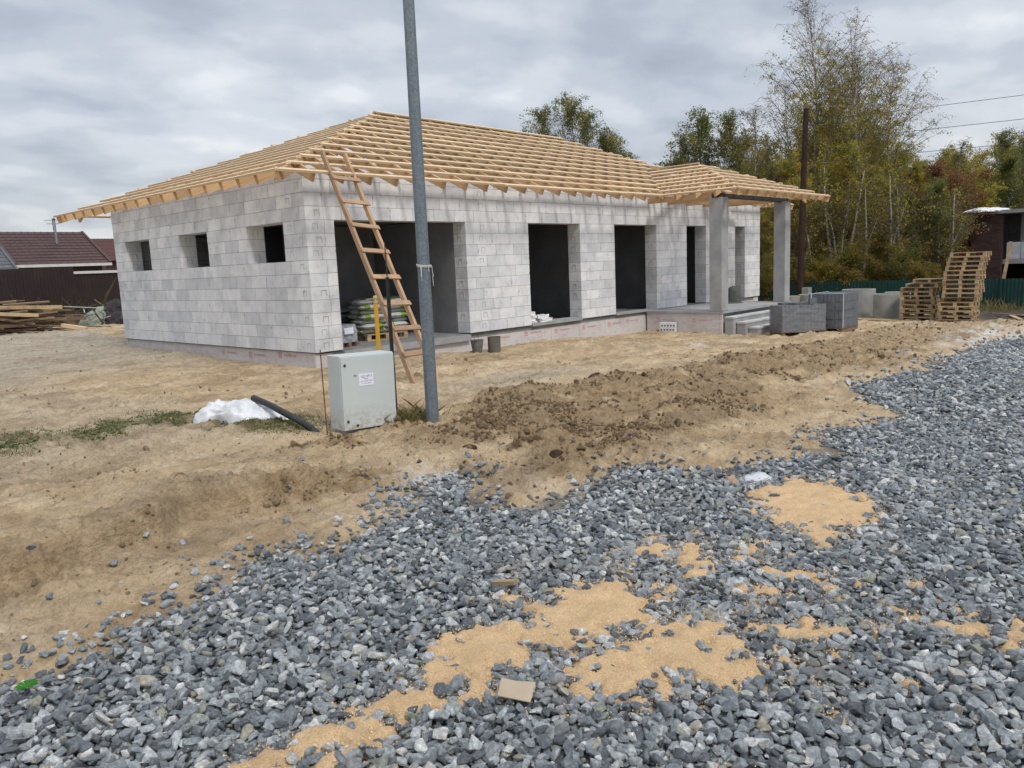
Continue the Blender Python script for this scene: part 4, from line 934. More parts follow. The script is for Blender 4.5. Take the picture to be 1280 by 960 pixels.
chunk('block_offcut',15.22,12.84,.047,.46,.2,.09,.08,'long white block offcut lying flat right of the small heap','block offcuts on the threshold')
chunk('block_offcut',15.12,12.86,.139,.40,.19,.08,-.04,'white block offcut lying on top of the long flat one','block offcuts on the threshold')
# perforated block
t=empty('hollow_block',(20.02-.35,11.9,gz(19.6,11.9)-.02),R(-80),'pale hollow block with dark round holes standing against the porch plinth','block')
m=MB(); m.box(-.24,.24,-.06,.06,0,.30); m.build('block_body',M['block'],t,bevel=.006)
for i in range(5):
    for j in range(2):
        m=MB(); x=-.18+.09*i+(.02 if j else 0); m.tube([(x,-.0605,.09+.12*j),(x,-.0635,.09+.12*j)],.026,10); m.build('hole',M['dark'],t)  # dark discs on the face, painting in the shade of the holes
# ---- covered thing on the porch
t=empty('covered_mixer_tub',(23.45,11.75,-.012),.3,'olive grey dome shaped cover standing on the porch near the narrow opening','cover')
m=MB(); m.lathe((0,0,0),[(.30,0),(.29,.02),(.225,.04),(.215,.22),(.205,.36),(.17,.47),(.10,.53),(.04,.55),(.0,.555)],28,cap=(True,False),wob=.07); m.build('cover_cloth',M['canvas'],t,smooth=True)
m=MB(); m.lathe((0,0,0),[(.20,.56),(.10,.64),(.0,.66)],12,cap=(True,False)); 
# ---- pallets
def pallet_parts(w=1.2,d=.8,seed=0,rootmesh=None):
    """deck boards run along X (length w)"""
    r=random.Random(seed); P=[]
    def b(nm,x0,x1,y0,y1,z0,z1):
        m=MB(); m.box(x0,x1,y0,y1,z0,z1); me=newmesh(nm,m.V,m.F,[M['palletwood']],m.UV,m.M,False,{'tint':('FLOAT','FACE',[r.random()]*6)}); P.append((nm,me))
    for k in range(5):
        y=-d/2+k*(d-.12)/4; b('deck_board',-w/2+r.uniform(0,.012),w/2-r.uniform(0,.012),y,y+.12 if k%2==0 else y+.10,.122,.144)
    for i in range(3):
        x=-w/2+i*(w-.1)/2; b('cross_board',x,x+.1,-d/2,d/2,.1003,.1218)
        for j in range(3):
            y=-d/2+j*(d-.1)/2; b('spacer_block',x+.001,x+.099,y+.002,y+.098,.0222,.100)
    for j in range(3):
        y=-d/2+j*(d-.1)/2; b('bottom_board',-w/2,w/2,y,y+.1,0,.022)
    return P
PAL=[pallet_parts(w=1.04,seed=k) for k in range(4)]
def place_pallet(x,y,z,rz,label,group,k,tilt=(0,0)):
    t=empty('pallet',(x,y,z),rz,label,'pallet',group); t.rotation_euler=(tilt[0],tilt[1],rz)
    for nm,me in PAL[k%4]: link(nm,me,t)
    return t
def ordinal(k): return ['lowest','second','third','fourth','fifth','sixth','seventh','eighth','ninth','tenth','eleventh','twelfth','thirteenth','fourteenth','fifteenth','sixteenth','seventeenth'][k]
zb=gz(28.8,6.4,False)-.04
offy=[0,.0,.01,.0,.03,-.02,-.06,-.09,-.08,-.07,-.10,-.09,-.12,-.15,-.19,-.24,-.27]; NT=16
for k in range(NT):
    lab=f'{ordinal(k)} pallet from the ground in the tall leaning stack of bare wooden pallets' if k<NT-1 else 'topmost pallet of the tall leaning stack, slightly tilted'
    place_pallet(28.9+random.uniform(-.03,.03)+.01*k+(.16 if k==5 else 0),6.48+offy[k],zb+k*.1455,R(90)+R(random.uniform(-3,3)),lab,'pallets in the tall stack',k,(R(random.uniform(-.4,.4)),0))
zb=gz(29.6,8.0,False)-.03
for k in range(10):
    lab=f'{ordinal(k)} pallet from the ground in the lower pallet stack beside the concrete rings' if k<9 else 'topmost pallet of the lower stack, shifted towards the tall stack'
    dx=[0,.02,-.02,.0,.03,0,.02,.06,-.02,-.05][k]; dy=[0,.02,-.01,.03,0,.02,.06,.04,-.14,-.36][k]
    place_pallet(29.7+dx,7.86+dy,zb+k*.147,(R(90) if k>5 else R(90+180))+R(random.uniform(-4,4)),lab,'pallets in the lower stack',k+1,(R(random.uniform(-.8,.8)),R(random.uniform(-.5,.5))))
for i,(x,y,z,rz,L,lab) in enumerate(((30.6,5.2,0,20,1.9,'loose pale board lying on the ground right of the tall pallet stack'),(31.6,4.9,0,-12,1.5,'darker loose board lying behind the pale one right of the pallets'),(31.2,5.5,.05,60,1.2,'short loose board lying across others right of the pallets'),(27.8,8.9,0,75,1.8,'flat grey board on the ground left of the lower pallet stack'),(26.9,9.6,0,82,2.2,'long wet board on the ground between the rings and the pavers'))):
    m=MB(); m.beam((-L/2,0,0),(L/2,0,.02),.14,.03); o=m.build('loose_board',M['palletwood' if i in(0,3) else 'oldwood']); o.location=(x,y,gz(x,y)+.03+z); o.rotation_euler=(0,0,R(rz)); tag(o,lab,'board')
# ---- paver pallets
def paver_stack(x,y,rz,nx,ny,nz,lab,wrap,zoff=0,hzz=.23):
    z0=gz(x,y,False)-.0+zoff; t=empty('paver_pallet',(x,y,z0),rz,lab,'pallet of pavers'); w,d=.2,.1; L,D=nx*.11,ny*.105
    for yy in (-D/2+.05,0,D/2-.05):
        m=MB(); m.box(-L/2,L/2,yy-.05,yy+.05,.0,.10); m.build('skid',M['oldwood'],t)
    m=MB(); m.box(-L/2-.02,L/2+.02,-D/2-.02,D/2+.02,.102,.124); m.build('deck',M['oldwood'],t)
    bm_=MB(); hz_=hzz
    for k in range(nz):
        jx,jy=random.uniform(-.008,.008),random.uniform(-.008,.008)
        for i in range(nx):
            for j in range(ny):
                if 0<i<nx-1 and 0<j<ny-1 and k<nz-1: continue
                a=-L/2+i*.11+jx; b=-D/2+j*.105+jy; g=.003; ddz=random.uniform(-.003,.003)
                bm_.box(a+g,a+.11-g,b+g,b+.105-g,.126+k*hz_+.002,.126+(k+1)*hz_-.004+ddz)
    bm_.build('paver_block',M['paver'],t,bevel=.004)
    return t,L,D,.126+nz*hz_
t,L,D,zt=paver_stack(20.95,8.62,0,6,12,3,'half used pallet of grey pavers wrapped in torn clear film near the porch steps',True)
t.rotation_euler=(0,0,R(52))
# on this one the block field is wider; put it across the view
for c in kids(t): c.scale=(1.0,1.0,1.0)
PV1=(t,L,D,zt)
def film(t,L,D,z1):
    V=[];F=[];n=96; rows=14
    for j in range(rows+1):
        for i in range(n):
            s=i/n*4; e=int(s); f_=s-e; c=[(-1,-1),(1,-1),(1,1),(-1,1)]; a,b=c[e],c[(e+1)%4]; x=(a[0]*(1-f_)+b[0]*f_)*(L/2+.012); y=(a[1]*(1-f_)+b[1]*f_)*(D/2+.012)
            z=.09+j/rows*(z1-.09); w=random.uniform(0,.012)+.006*math.sin(j*1.7+i*.25)
            k=1+w/max(.1,math.hypot(x,y)); zz_=z
            if j==rows: zz_+=random.uniform(-.05,.05)
            V.append((x*k,y*k,zz_))
    for j in range(rows):
        for i in range(n): F.append([j*n+i,j*n+(i+1)%n,(j+1)*n+(i+1)%n,(j+1)*n+i])
    link('film',newmesh('film',V,F,[M['film']],smooth=True),t)
film(t,L,D,zt-.02)
m=MB()
for i in range(9):
    a=i*.7; m.add([(L/2*.2+.05*i*.3,-D/2-.02-.02*math.sin(a),.10+.01*math.cos(a)),(L/2*.2+.06*i*.3+.06,-D/2-.05-.03*math.cos(a),.03),(L/2*.2+.1+.05*i*.3,-D/2-.16+.03*math.sin(a*2),.008),(L/2*.2+.04*i*.3,-D/2-.11,.02)],[(0,1,2,3)])
m.build('torn_film',M['white'],t)
for k,(x,y,rz,lab) in enumerate(((-.24,-.30,0,'single grey paver standing loose on the left end of the wrapped pallet'),(.02,.05,30,'grey paver lying flat in the middle on top of the wrapped pallet'),(.10,-.22,75,'grey paver lying askew on the front edge of the wrapped pallet'),(.2,.28,10,'grey paver lying flat on the right end of the wrapped pallet'))):
    m=MB(); 
    if k==0: m.box(-.05,.05,-.1,.1,0,.17)
    else: m.box(-.1,.1,-.14,.14,0,.06)
    o=m.build('loose_paver',M['paver'],None,bevel=.004); c,s=math.cos(R(52)),math.sin(R(52)); o.location=(20.95+x*c-y*s,8.62+x*s+y*c,t.location.z+zt+.002); o.rotation_euler=(0,0,R(52+rz)); tag(o,lab,'paver')
t2,L2,D2,zt2=paver_stack(22.15,8.1,0,11,9,4,'full pallet of dark grey pavers held by a white strap beside the wrapped one',False,zoff=.04)
m=MB(); yy=.0; s=.013
m.box(-L2/2-.010,-L2/2-.004,.36,.39,.11,zt2+.004); m.box(-L2/2-.010,L2/2+.010,.36,.39,zt2+.0045,zt2+.008); m.box(L2/2+.004,L2/2+.010,.36,.39,.11,zt2+.004)
m.build('strap',M['white'],t2)
m=MB(); m.box(-L2/2+.03,-L2/2+.055,-D2/2-.010,-D2/2-.004,.11,zt2+.004); m.box(-L2/2+.03,-L2/2+.055,-D2/2-.010,D2/2+.010,zt2+.009,zt2+.012); m.box(-L2/2+.03,-L2/2+.055,D2/2+.004,D2/2+.010,.11,zt2+.004); m.build('strap',M['white'],t2)
# ---- concrete rings
for (x,r_,ro,h,lab) in ((29.3,.417,.34,.86,'low concrete well ring half hidden behind the right porch column'),(29.6,.392,.50,.92,'concrete well ring with its open top showing, second from the porch'),(30.0,.360,.58,.95,'wide concrete well ring behind the strapped paver pallet'),(31.2,.335,.60,1.06,'widest concrete well ring, standing behind the others'),(30.3,.302,.45,.93,'smooth concrete well ring standing nearest to the pallets'),(31.6,.290,.45,.93,'concrete well ring mostly hidden behind the lower pallet stack')):
    y=x*r_; t=empty('concrete_ring',(x,y,gz(x,y,False)-.03),0,lab,'concrete ring','concrete well rings')
    m=MB(); n_=48; pr=[(ro,0),(ro,h),(ro-.012,h+.008),(ro-.08,h+.008),(ro-.09,h),(ro-.09,0)]; m.lathe((0,0,0),pr+[pr[0]],n_,cap=(False,False)); m.build('ring_wall',M['ring'],t,smooth=True)
# ---- pallets of bags inside the house
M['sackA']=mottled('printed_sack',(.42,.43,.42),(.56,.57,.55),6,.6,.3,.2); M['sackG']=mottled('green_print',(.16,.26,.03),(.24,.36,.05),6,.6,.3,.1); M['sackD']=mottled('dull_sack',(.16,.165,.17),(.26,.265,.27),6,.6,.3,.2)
def sack(l=.56,w=.38,h=.115,band=True):
    bm=MB(); nx,ny=12,8; V=[];F=[]
    for s in (1,-1):
        for i in range(nx+1):
            for j in range(ny+1):
                u,v=i/nx*2-1,j/ny*2-1; e=(1-abs(u)**5)*(1-abs(v)**5); V.append((u*l/2,v*w/2,h/2+s*h/2*max(e,.0)**.45+.004*math.sin(i*2+j)))
    q=(nx+1)*(ny+1)
    for s in (0,1):
        for i in range(nx):
            for j in range(ny):
                a=s*q+i*(ny+1)+j; f_=[a,a+ny+1,a+ny+2,a+1]; F.append(f_ if s==0 else f_[::-1])
    mi=[(1 if band and (f[0]%q)//(ny+1) in (8,9,10) else 0) for f in F]
    return V,F,mi
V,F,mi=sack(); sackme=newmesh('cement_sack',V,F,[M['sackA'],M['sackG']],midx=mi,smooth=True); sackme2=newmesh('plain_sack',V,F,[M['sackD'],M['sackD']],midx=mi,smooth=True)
SG=['sacks of dry mix stacked on the pallet behind the ladder','sacks on the shaded pallet left of the gas riser']
def sackpile(x,y,rz,nz,me,lab,grp,dark):
    t=empty('pallet',(x,y,-.02),rz,lab[2],'pallet')
    for nm,me_ in PAL[0]: link(nm,me_,t)
    c,s=math.cos(rz),math.sin(rz)
    for k in range(nz):
        lay=[(-.29,-.20,0),(-.29,.20,0),(.29,-.20,0),(.29,.20,0)] if k%2 else [(-.39,0,1),(0.0,0,1),(.39,0,1)]
        for (a,b,q) in lay:
            o=link('cement_sack',me); a+=random.uniform(-.012,.012); b+=random.uniform(-.012,.012); o.location=(x+a*c-b*s,y+a*s+b*c,.128+k*.105); o.rotation_euler=(0,0,rz+(R(90) if q else 0)+random.uniform(-.04,.04)+(math.pi if random.random()<.5 else 0)); tag(o,f'{lab[0]}, layer {ordinal(k)} from the bottom, '+('lying '+['left','middle','right'][int((a+.6)/.4)] if not k%2 else 'lying '+('front' if b<0 else 'rear')+(' left' if a<0 else ' right')),'sack',grp)
sackpile(10.95,14.15,R(-8),7,sackme,('green printed sack in the nearer pile',0,'wooden pallet under the nearer pile of green printed sacks'),SG[0],False)
sackpile(12.0-.1,15.3,R(-8),7,sackme,('green printed sack in the farther pile',0,'wooden pallet under the farther pile of green printed sacks'),SG[0],False)
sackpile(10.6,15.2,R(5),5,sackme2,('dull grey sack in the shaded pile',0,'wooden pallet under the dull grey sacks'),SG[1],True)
t=empty('wrapped_load',(9.42,13.5,-.02),R(10),'small film wrapped pallet load with a lilac label inside the left jamb','pallet load')
for x in (-.22,.0,.22):
    m=MB(); m.box(x-.04,x+.04,-.3,.3,0,.09); m.build('skid',M['oldwood'],t)
V=[];F=[];n=40
for j in range(13):
    for i in range(n):
        a=2*math.pi*i/n; sq=1/max(abs(math.cos(a)),abs(math.sin(a)))**.75; r_=.29*sq*(1-.06*(j/12)**3)+random.uniform(-.007,.007)+.008*math.sin(a*5+j*.8); V.append((r_*math.cos(a),r_*math.sin(a)*.95,.092+.36*j/12))
for j in range(12):
    for i in range(n): F.append([j*n+i,j*n+(i+1)%n,(j+1)*n+(i+1)%n,(j+1)*n+i])
F.append([12*n+i for i in range(n)]); F.append([i for i in range(n)][::-1])
M['filmgrey']=mottled('opaque_film',(.22,.23,.26),(.42,.43,.47),7,.25,.5,.5,.01)
link('load_body',newmesh('load_body',V,F,[M['filmgrey']],smooth=False),t)
m=MB(); m.box(-.16,.10,-.318,-.314,.27,.40); m.build('label_sheet',M['paper'],t)
# ---- timber heap and rubbish at the left
bm0=[]
for k in range(8):
    r=random.Random(k); L=r.uniform(1.6,3.6); m=MB(); m.beam((-L/2,0,0),(L/2,0,0),r.choice((.12,.15,.1,.06)),r.choice((.03,.045,.05)))
    bm0.append((L,newmesh('old_board',m.V,m.F,[M['oldwood' if k%4 else 'palletwood']],m.UV,m.M,False,{'tint':('FLOAT','FACE',[r.random()]*6)})))
for k in range(110):
    L,me=bm0[random.randrange(8)]; lv=int(k/13); x=6.9+random.gauss(0,.85)-.13*lv; y=28.5+random.uniform(-.5,.8)*(1-lv/14)
    o=link('old_board',me); o.location=(x,y,gz(7.5,28.5,False)+.05+lv*.125+random.uniform(0,.05)); o.rotation_euler=(random.uniform(-.25,.25),random.uniform(-.07,.13),R(random.gauss(-8,15)))
    tag(o,'weathered board in the timber heap in front of the brown fence','board','boards in the timber heap')
for (x,y,dz,L,ry,rz,lab,pm) in ((7.3,28.2,.88,3.2,3,-6,'long yellowish beam lying on top of the timber heap','palletwood'),(6.9,27.9,.72,2.4,6,-10,'second yellowish beam just under the top one of the timber heap','palletwood'),(9.05,27.6,.13,.8,10,-50,'pale square beam sticking out of the right end of the timber heap','pine'),(9.0,28.6,.38,1.5,2,-4,'thin grey plank reaching right from the timber heap','oldwood')):
    m=MB(); m.beam((-L/2,0,0),(L/2,0,0),.16,.11); o=m.build('beam',M[pm]); o.location=(x,y,gz(x,y,False)+dz); o.rotation_euler=(0,R(ry),R(rz)); tag(o,lab,'beam')
def lump(name,x,y,rx,ry,rz_,m_,lab,cat,seed):
    V,F=[],[]; nu,nv=26,12
    for j in range(nv+1):
        for i in range(nu):
            a=2*math.pi*i/nu; tt=j/nv*math.pi/2; V.append((math.cos(a)*math.cos(tt),math.sin(a)*math.cos(tt),math.sin(tt)))
    V=np.array(V); k=.7+.6*fbm(V[:,0]*1.3+seed,V[:,1]*1.3+V[:,2],.7,4,seed); V=V*k[:,None]*np.array([rx,ry,rz_]); V[:,2]-=.03
    for j in range(nv):
        for i in range(nu): F.append([j*nu+i,j*nu+(i+1)%nu,(j+1)*nu+(i+1)%nu,(j+1)*nu+i])
    o=link(name,newmesh(name,V,F,[m_],smooth=False)); o.location=(x,y,gz(x,y,False)); tag(o,lab,cat); return o
M['greensheet']=mottled('pale_green_sheet',(.18,.22,.17),(.30,.34,.28),5,.5,.3,.3); M['bluegrey']=mottled('blue_grey_sheet',(.20,.23,.29),(.34,.37,.43),5,.5,.3,.3); M['darkrag']=mottled('dark_rags',(.02,.02,.025),(.07,.06,.06),9,.8,.2,.3); M['brownrag']=mottled('brown_rubbish',(.07,.045,.03),(.16,.11,.07),9,.8,.2,.3)
lump('rubbish_sack',10.6,30.0,.62,.45,.62,M['greensheet'],'pale green sheeting bundled at the left of the rubbish heap','sack',1)
lump('rubbish_sack',11.2,29.8,.5,.45,.85,M['darkrag'],'black rubbish sack in the middle of the rubbish heap','sack',2)
lump('rubbish_sack',11.95,30.2,.6,.45,.95,M['bluegrey'],'blue grey sheeting crumpled at the right of the rubbish heap by the house corner','sack',3)
lump('rubbish_sack',11.7,29.2,.55,.4,.60,M['darkrag'],'dark sack lying low in front of the blue grey sheeting','sack',4)
lump('rubbish_sack',10.1,30.4,.5,.4,.45,M['brownrag'],'brown rubbish bundle between the timber heap and the pale green sheeting','sack',5)
for k in range(26):
    L=random.uniform(.5,1.3); m=MB(); m.beam((-L/2,0,0),(L/2,0,0),random.uniform(.02,.06),.02); o=m.build('scrap_stick',M[random.choice(('oldwood','rust','dark','palletwood','trimwhite'))])
    x=random.uniform(9.7,12.2); y=random.uniform(29.2,30.4); o.location=(x,y,gz(x,y,False)+random.uniform(.15,.75)); o.rotation_euler=(0,random.uniform(-.7,.7),random.uniform(0,3)); tag(o,'thin scrap stick poking out of the rubbish heap by the brown fence','stick','scrap sticks in the rubbish heap')
x=rng.normal(10.5,1.2,2500); y=rng.normal(33.6,.9,2500)
blades('dead_weeds',x,y,.42,leafmat('dead_weed_stalks',[(0,(.05,.04,.025)),(1,(.14,.11,.06))]),'dead brown weeds at the foot of the brown fence','weeds',.012,.8)
# ---- small litter in the foreground
m=MB(); z_=gz(1.976,1.869)
pts=[(.010,.085),(.045,.040),(.088,-.020),(.062,-.043),(.045,-.040),(-.014,-.082),(-.05,-.030),(-.083,.018)]
Z_=[.075,.062,.060,.058,.052,.048,.060,.070]
V=[(a,b,c) for (a,b),c in zip(pts,Z_)]+[(a,b,c+.004) for (a,b),c in zip(pts,Z_)]
m.add(V,[[i,(i+1)%8,8+(i+1)%8,8+i] for i in range(8)]+[[15,8,9,14],[14,9,10,13],[13,10,11,12],[7,6,1,0],[6,5,2,1],[5,4,3,2]])
o=m.build('cardboard_piece',M['cardboard']); o.location=(1.976,1.869,z_); tag(o,'torn flat piece of brown cardboard lying on the gravel','cardboard')
m=MB(); m.beam((-.07,0,0),(.07,0,0),.035,.02); o=m.build('wood_stick',M['palletwood']); o.location=(2.72,2.62,gz(2.72,2.62)+.06); o.rotation_euler=(0,R(-12),R(-80)); tag(o,'short brown wood offcut on the gravel beyond the cardboard','wood piece')
lump('plastic_sheet',5.62,2.62,.17,.11,.05,M['ice'],'flat cloudy plastic scrap beside the far sawdust patch','plastic',9).location.z=gz(5.62,2.62)+.045
lump('brick_piece',5.36,2.70,.06,.05,.09,M['brickred'],'small reddish brick fragment standing on the gravel','brick piece',10).location.z=gz(5.36,2.7)+.03
lv=MB()
for k in range(9):
    a=k*.7; L=.03; lv.add([(0,0,.0),(math.cos(a)*L-.01*math.sin(a),math.sin(a)*L+.01*math.cos(a),.015),(math.cos(a)*L*1.6,math.sin(a)*L*1.6,.01),(math.cos(a)*L+.01*math.sin(a),math.sin(a)*L-.01*math.cos(a),.015)],[(0,1,2,3)])
o=lv.build('green_sprig',leafmat('bright_sprig',[(0,(.04,.22,.02)),(1,(.08,.34,.04))])); o.location=(.79,3.46,gz(.79,3.46)+.07); tag(o,'tiny bright green sprig at the left end of the gravel','sprig')
for (x,y,r_,lab) in ((4.84,5.04,.085,'very dark round soil clod at the tip of the gravel'),(4.86,4.02,.07,'dark broken clod on the sand beside the gravel edge'),(4.68,4.22,.05,'small dark clod left of the broken one'),(9.43,6.97,.16,'large dark clod on the sand in front of the house')):
    o=lump('soil_clod',x,y,r_,r_*.8,r_*.8,mottled('dark_clod',(.035,.022,.014),(.075,.05,.032),20,.95,.1,.6,.01),lab,'clod',int(x*10)); o.location.z=gz(x,y)

# ================================================================ BEYOND THE YARD
def sheet_fence(name,p0,p1,zt,lab,m_,post_m,sign=1,step=2.5,strip=None):
    p0,p1=Vector((*p0,0)),Vector((*p1,0)); L=(p1-p0).length; d=(p1-p0)/L; nn=Vector((d.y,-d.x,0))*sign
    t=empty(name,(p0.x,p0.y,0),0,lab,'fence'); V=[];F=[];u=0;pr=[(0,0),(.05,0),(.07,.02),(.11,.02),(.13,0)]; xs=[]
    while u<L:
        for a,b in pr[:-1]: xs.append((u+a,b))
        u+=.13
    for (a,b) in xs:
        q=d*a+nn*b; w=p0+q; g=float(G0(w.x,w.y))-.15; V+=[(q.x,q.y,g),(q.x,q.y,zt+.012*math.sin(a*.8))]
    for i in range(len(xs)-1): F.append([2*i,2*i+2,2*i+3,2*i+1])
    link('sheet_panel',newmesh('sheet_panel',V,F,[m_]),t)
    u=.1
    while u<L:
        q=d*u-nn*.05; w=p0+q; g=float(G0(w.x,w.y)); m=MB(); m.box(q.x-.03,q.x+.03,q.y-.03,q.y+.03,g-.3,zt+.02); m.build('post',post_m,t); u+=step
    if strip:
        m=MB(); m.beam(nn*.03+Vector((0,0,zt+.06)),d*L+nn*.03+Vector((0,0,zt+.06)),.10,.11); m.build('top_rail',strip,t)
    return t
sheet_fence('sheet_fence',(36,-16),(36,17.5),.16,'dark green profiled sheet fence along the edge of the wood, right part',M['fence_green'],M['fence_green'],1)
sheet_fence('sheet_fence',(36,17.52),(36,40),.24,'dark green profiled sheet fence running on behind the house',M['fence_green'],M['fence_green'],1)
sheet_fence('sheet_fence',(-12,36),(12.0,36),2.2,'tall dark brown profiled sheet fence behind the timber heap',M['fence_brown'],M['fence_brown'],1)
sheet_fence('sheet_fence',(12.02,36),(24,36),1.90,'lower dark brown fence with a pale top rail by the house corner',M['fence_brown'],M['fence_brown'],1,strip=M['trimwhite'])
# utility pole
px_,py_=34.4,14.05; zb=gz(px_,py_,False)
t=empty('utility_pole',(px_,py_,zb),0,'tall dark wooden utility pole with insulators behind the porch','pole')
m=MB(); m.tube([(0,0,-.3),(.03,-.04,4),(.10,-.12,8.6)],[.15,.135,.11],12); m.build('shaft',M['tarpole'],t)
m=MB(); m.box(-.2,.2,-.45,-.16,-.2,.95); m.build('stub',M['ring'],t)
for z in (6.25,7.1,7.95):
    m=MB(); m.tube([(.08,-.16,z),(.08,-.30,z),(.08,-.30,z+.1)],.014,6); br_=m.build('bracket',M['dark'],t)
    m=MB(); m.lathe((.08,-.30,z+.10),[(.045,0),(.05,.03),(.03,.05),(.045,.07),(.02,.12)],10); m.build('insulator',M['dark'],br_)
for k,(z,y2,z2) in enumerate(((8.05,-30,8.1),(7.2,-30,7.25),(6.35,-30,6.4))):
    x0,y0,zz0=px_+.08,py_-.3,zb+z; pts=[]
    for i in range(25):
        s=i/24; pts.append((x0+(36-x0)*s*0+2.0*s,y0+(y2-y0)*s,zz0+(z2+zb-zz0)*s-.35*4*s*(1-s)))
    o=MB().tube(pts,.010,5).build('overhead_cable',M['wire']); tag(o,['highest','middle','lowest'][k]+' overhead cable running right from the wooden pole','cable')
M['roofgrey']=mottled('dull_grey_sheet',(.07,.075,.085),(.11,.115,.125),3,.6,.4)
# brown houses behind the left fence
def gable_house(x0,x1,y0,y1,ze,zr,ry,rm,lab,wm,pipe=True,fascia=True):
    t=empty('neighbour_house',(x0,y0,0),0,lab,'house'); zg=float(G0(x0,y0))-.3
    m=MB(); m.box(.35,x1-x0-.35,.35,y1-y0-.35,zg,ze-.12); m.build('wall',wm,t)
    dx=x1-x0; r=ry-y0; D2_=y1-y0; m=MB(); m.add([(0,0,ze),(dx,0,ze),(dx,r,zr),(0,r,zr),(0,D2_,ze),(dx,D2_,ze),(0,0,ze-.08),(dx,0,ze-.08),(0,D2_,ze-.08),(dx,D2_,ze-.08)],[(0,1,2,3),(3,2,5,4),(6,8,9,7),(0,6,7,1),(4,5,9,8),(0,3,4,8,6),(1,7,9,5,2)])
    # rows of the metal tile
    rw=int(math.hypot(r,zr-ze)/.35)
    for k in range(1,rw):
        s=k/rw; m.beam((0.01,r*s-.0,ze+(zr-ze)*s+.012),(dx-.01,r*s,ze+(zr-ze)*s+.012),.03,.022,(0,-(zr-ze),r))
    n=int(dx/.30)
    for k in range(n):
        x=.15+k*dx/n; m.beam((x,.01,ze+.006),(x,r-.01,zr+.006),.035,.016,(0,-(zr-ze),r))
    ro_=m.build('roof',rm,t)
    if fascia:
        m=MB(); m.box(-.03,dx+.03,-.05,-.003,ze-.16,ze-.02); m.build('fascia',M['trimwhite'],t)
        for x in (0,dx):
            m=MB(); m.beam((x,-.02,ze+.03),(x,r,zr+.03),.12,.05,(0,-(zr-ze),r)); m.build('verge_trim',rm,ro_)
    if pipe:
        m=MB(); m.tube([(dx*.60,r*.62,ze+.3),(dx*.60,r*.62,zr+.55)],.055,8); c=m.build('chimney_pipe',M['steel'],ro_); m=MB(); m.tube([(dx*.60,r*.62,zr+.552),(dx*.60,r*.62,zr+.65)],[.09,.02],8); m.build('cowl',M['dark'],c)
    return t
gable_house(12.15,16.6,44,51,2.55,4.35,47.6,M['roof_brown'],'single storey house with a dark brown metal tile roof and thin flue behind the fence',M['fence_brown'])
gable_house(3.0,12.0,43.2,47.2,2.2,3.45,45.6,M['roofgrey'],'lean grey roofed shed at the far left beside the brown roofed house',M['fence_brown'],False)
gable_house(25.0,34.0,68,78,3.3,5.3,73,M['roof_red'],'far house with a dull red roof just left of the block house',M['roof_brown'],False,False)
o=MB().tube([(15.3,48,4.4),(15.3,48,5.1)],.02,5); o.tube([(14.9,48,5.0),(15.7,48,5.02)],.012,4); o.tube([(15.0,48,4.8),(15.6,48,4.82)],.012,4); tag(o.build('roof_aerial',M['wire']),'small television aerial above the brown roof','aerial')
# brick house at the right
bx,by0=44.0,9.45
t=empty('brick_house_shell',(bx,by0,0),0,'unfinished dark brown brick building with open front at the right edge','house')
zg=gz(44,8,False)-.4
def bwall(x0,x1,y0,y1,z0,z1,nm='brick_wall',mt=None): 
    m=MB(); m.box(x0-bx,x1-bx,y0-by0,y1-by0,z0,z1)
    # uv in metres for brick courses
    return m.build(nm,mt or M['brick'],t)
def brickwall(nm,x0,x1,y0,y1,z0,z1):
    V=[(x0,y0,z0),(x1,y0,z0),(x1,y1,z0),(x0,y1,z0),(x0,y0,z1),(x1,y0,z1),(x1,y1,z1),(x0,y1,z1)]; V=[(a-bx,b-by0,c) for a,b,c in V]
    F=[(0,1,5,4),(1,2,6,5),(2,3,7,6),(3,0,4,7),(4,5,6,7),(3,2,1,0)]; uv=[]
    for f_ in F: uv+=[((V[j][0] if f_ in (F[0],F[2],F[4],F[5]) else V[j][1]),(V[j][2] if f_ not in (F[4],F[5]) else V[j][1])) for j in f_]
    link(nm,newmesh(nm,V,F,[M['brick']],uv),t)
brickwall('brick_wall',bx,bx+.38,8.15,by0,zg,2.95)
brickwall('brick_wall',bx+.382,bx+9,by0-.38,by0,zg,2.95)
brickwall('brick_wall',bx+7,bx+7.38,-4,by0-.382,zg,2.95)
m=MB(); m.box(.385,6.99,-13.4,-.385,.55,.78); m.build('floor_slab',M['concrete'],t)
m=MB(); m.box(-.12,9.1,-13.5,.1,2.955,3.12); m.build('roof_slab',M['ring'],t)
m=MB(); m.box(1.2,1.45,-2.15,-1.85,.785,2.95); m.build('inner_column',M['ring'],t)
m=MB(); m.box(5.0,5.2,-13,-.39,.785,2.95); m.build('inner_wall',M['interior'],t)
lump_t=lump('roof_tarp',44.4,9.0,.9,.95,.22,M['white'],'white tarpaulin bunched on the corner of the brick building roof','tarpaulin',14); lump_t.location.z=3.10
for r_ in range(3):
    for c_ in range(3):
        m=MB(); m.box(-.19,.19,-.29,.29,0,.26); o=m.build('white_block',M['block'],None,bevel=.006); o.location=(44.7,7.75-.6*c_,.785+.265*r_); tag(o,['nearest','middle','far'][c_]+' column, '+['lowest','middle','top'][r_]+' white block stacked on the upper floor of the brick building','block','white blocks on the upper floor of the brick building')
m=MB(); m.beam((0,0,0),(.35,-.35,3.3),.05,.14,(0,1,0)); o=m.build('leaning_plank',M['palletwood']); o.location=(43.2,8.05,gz(43.2,8,False)+.1); o.rotation_euler=(0,0,0); tag(o,'grey plank leaning against the open front of the brick building','plank')
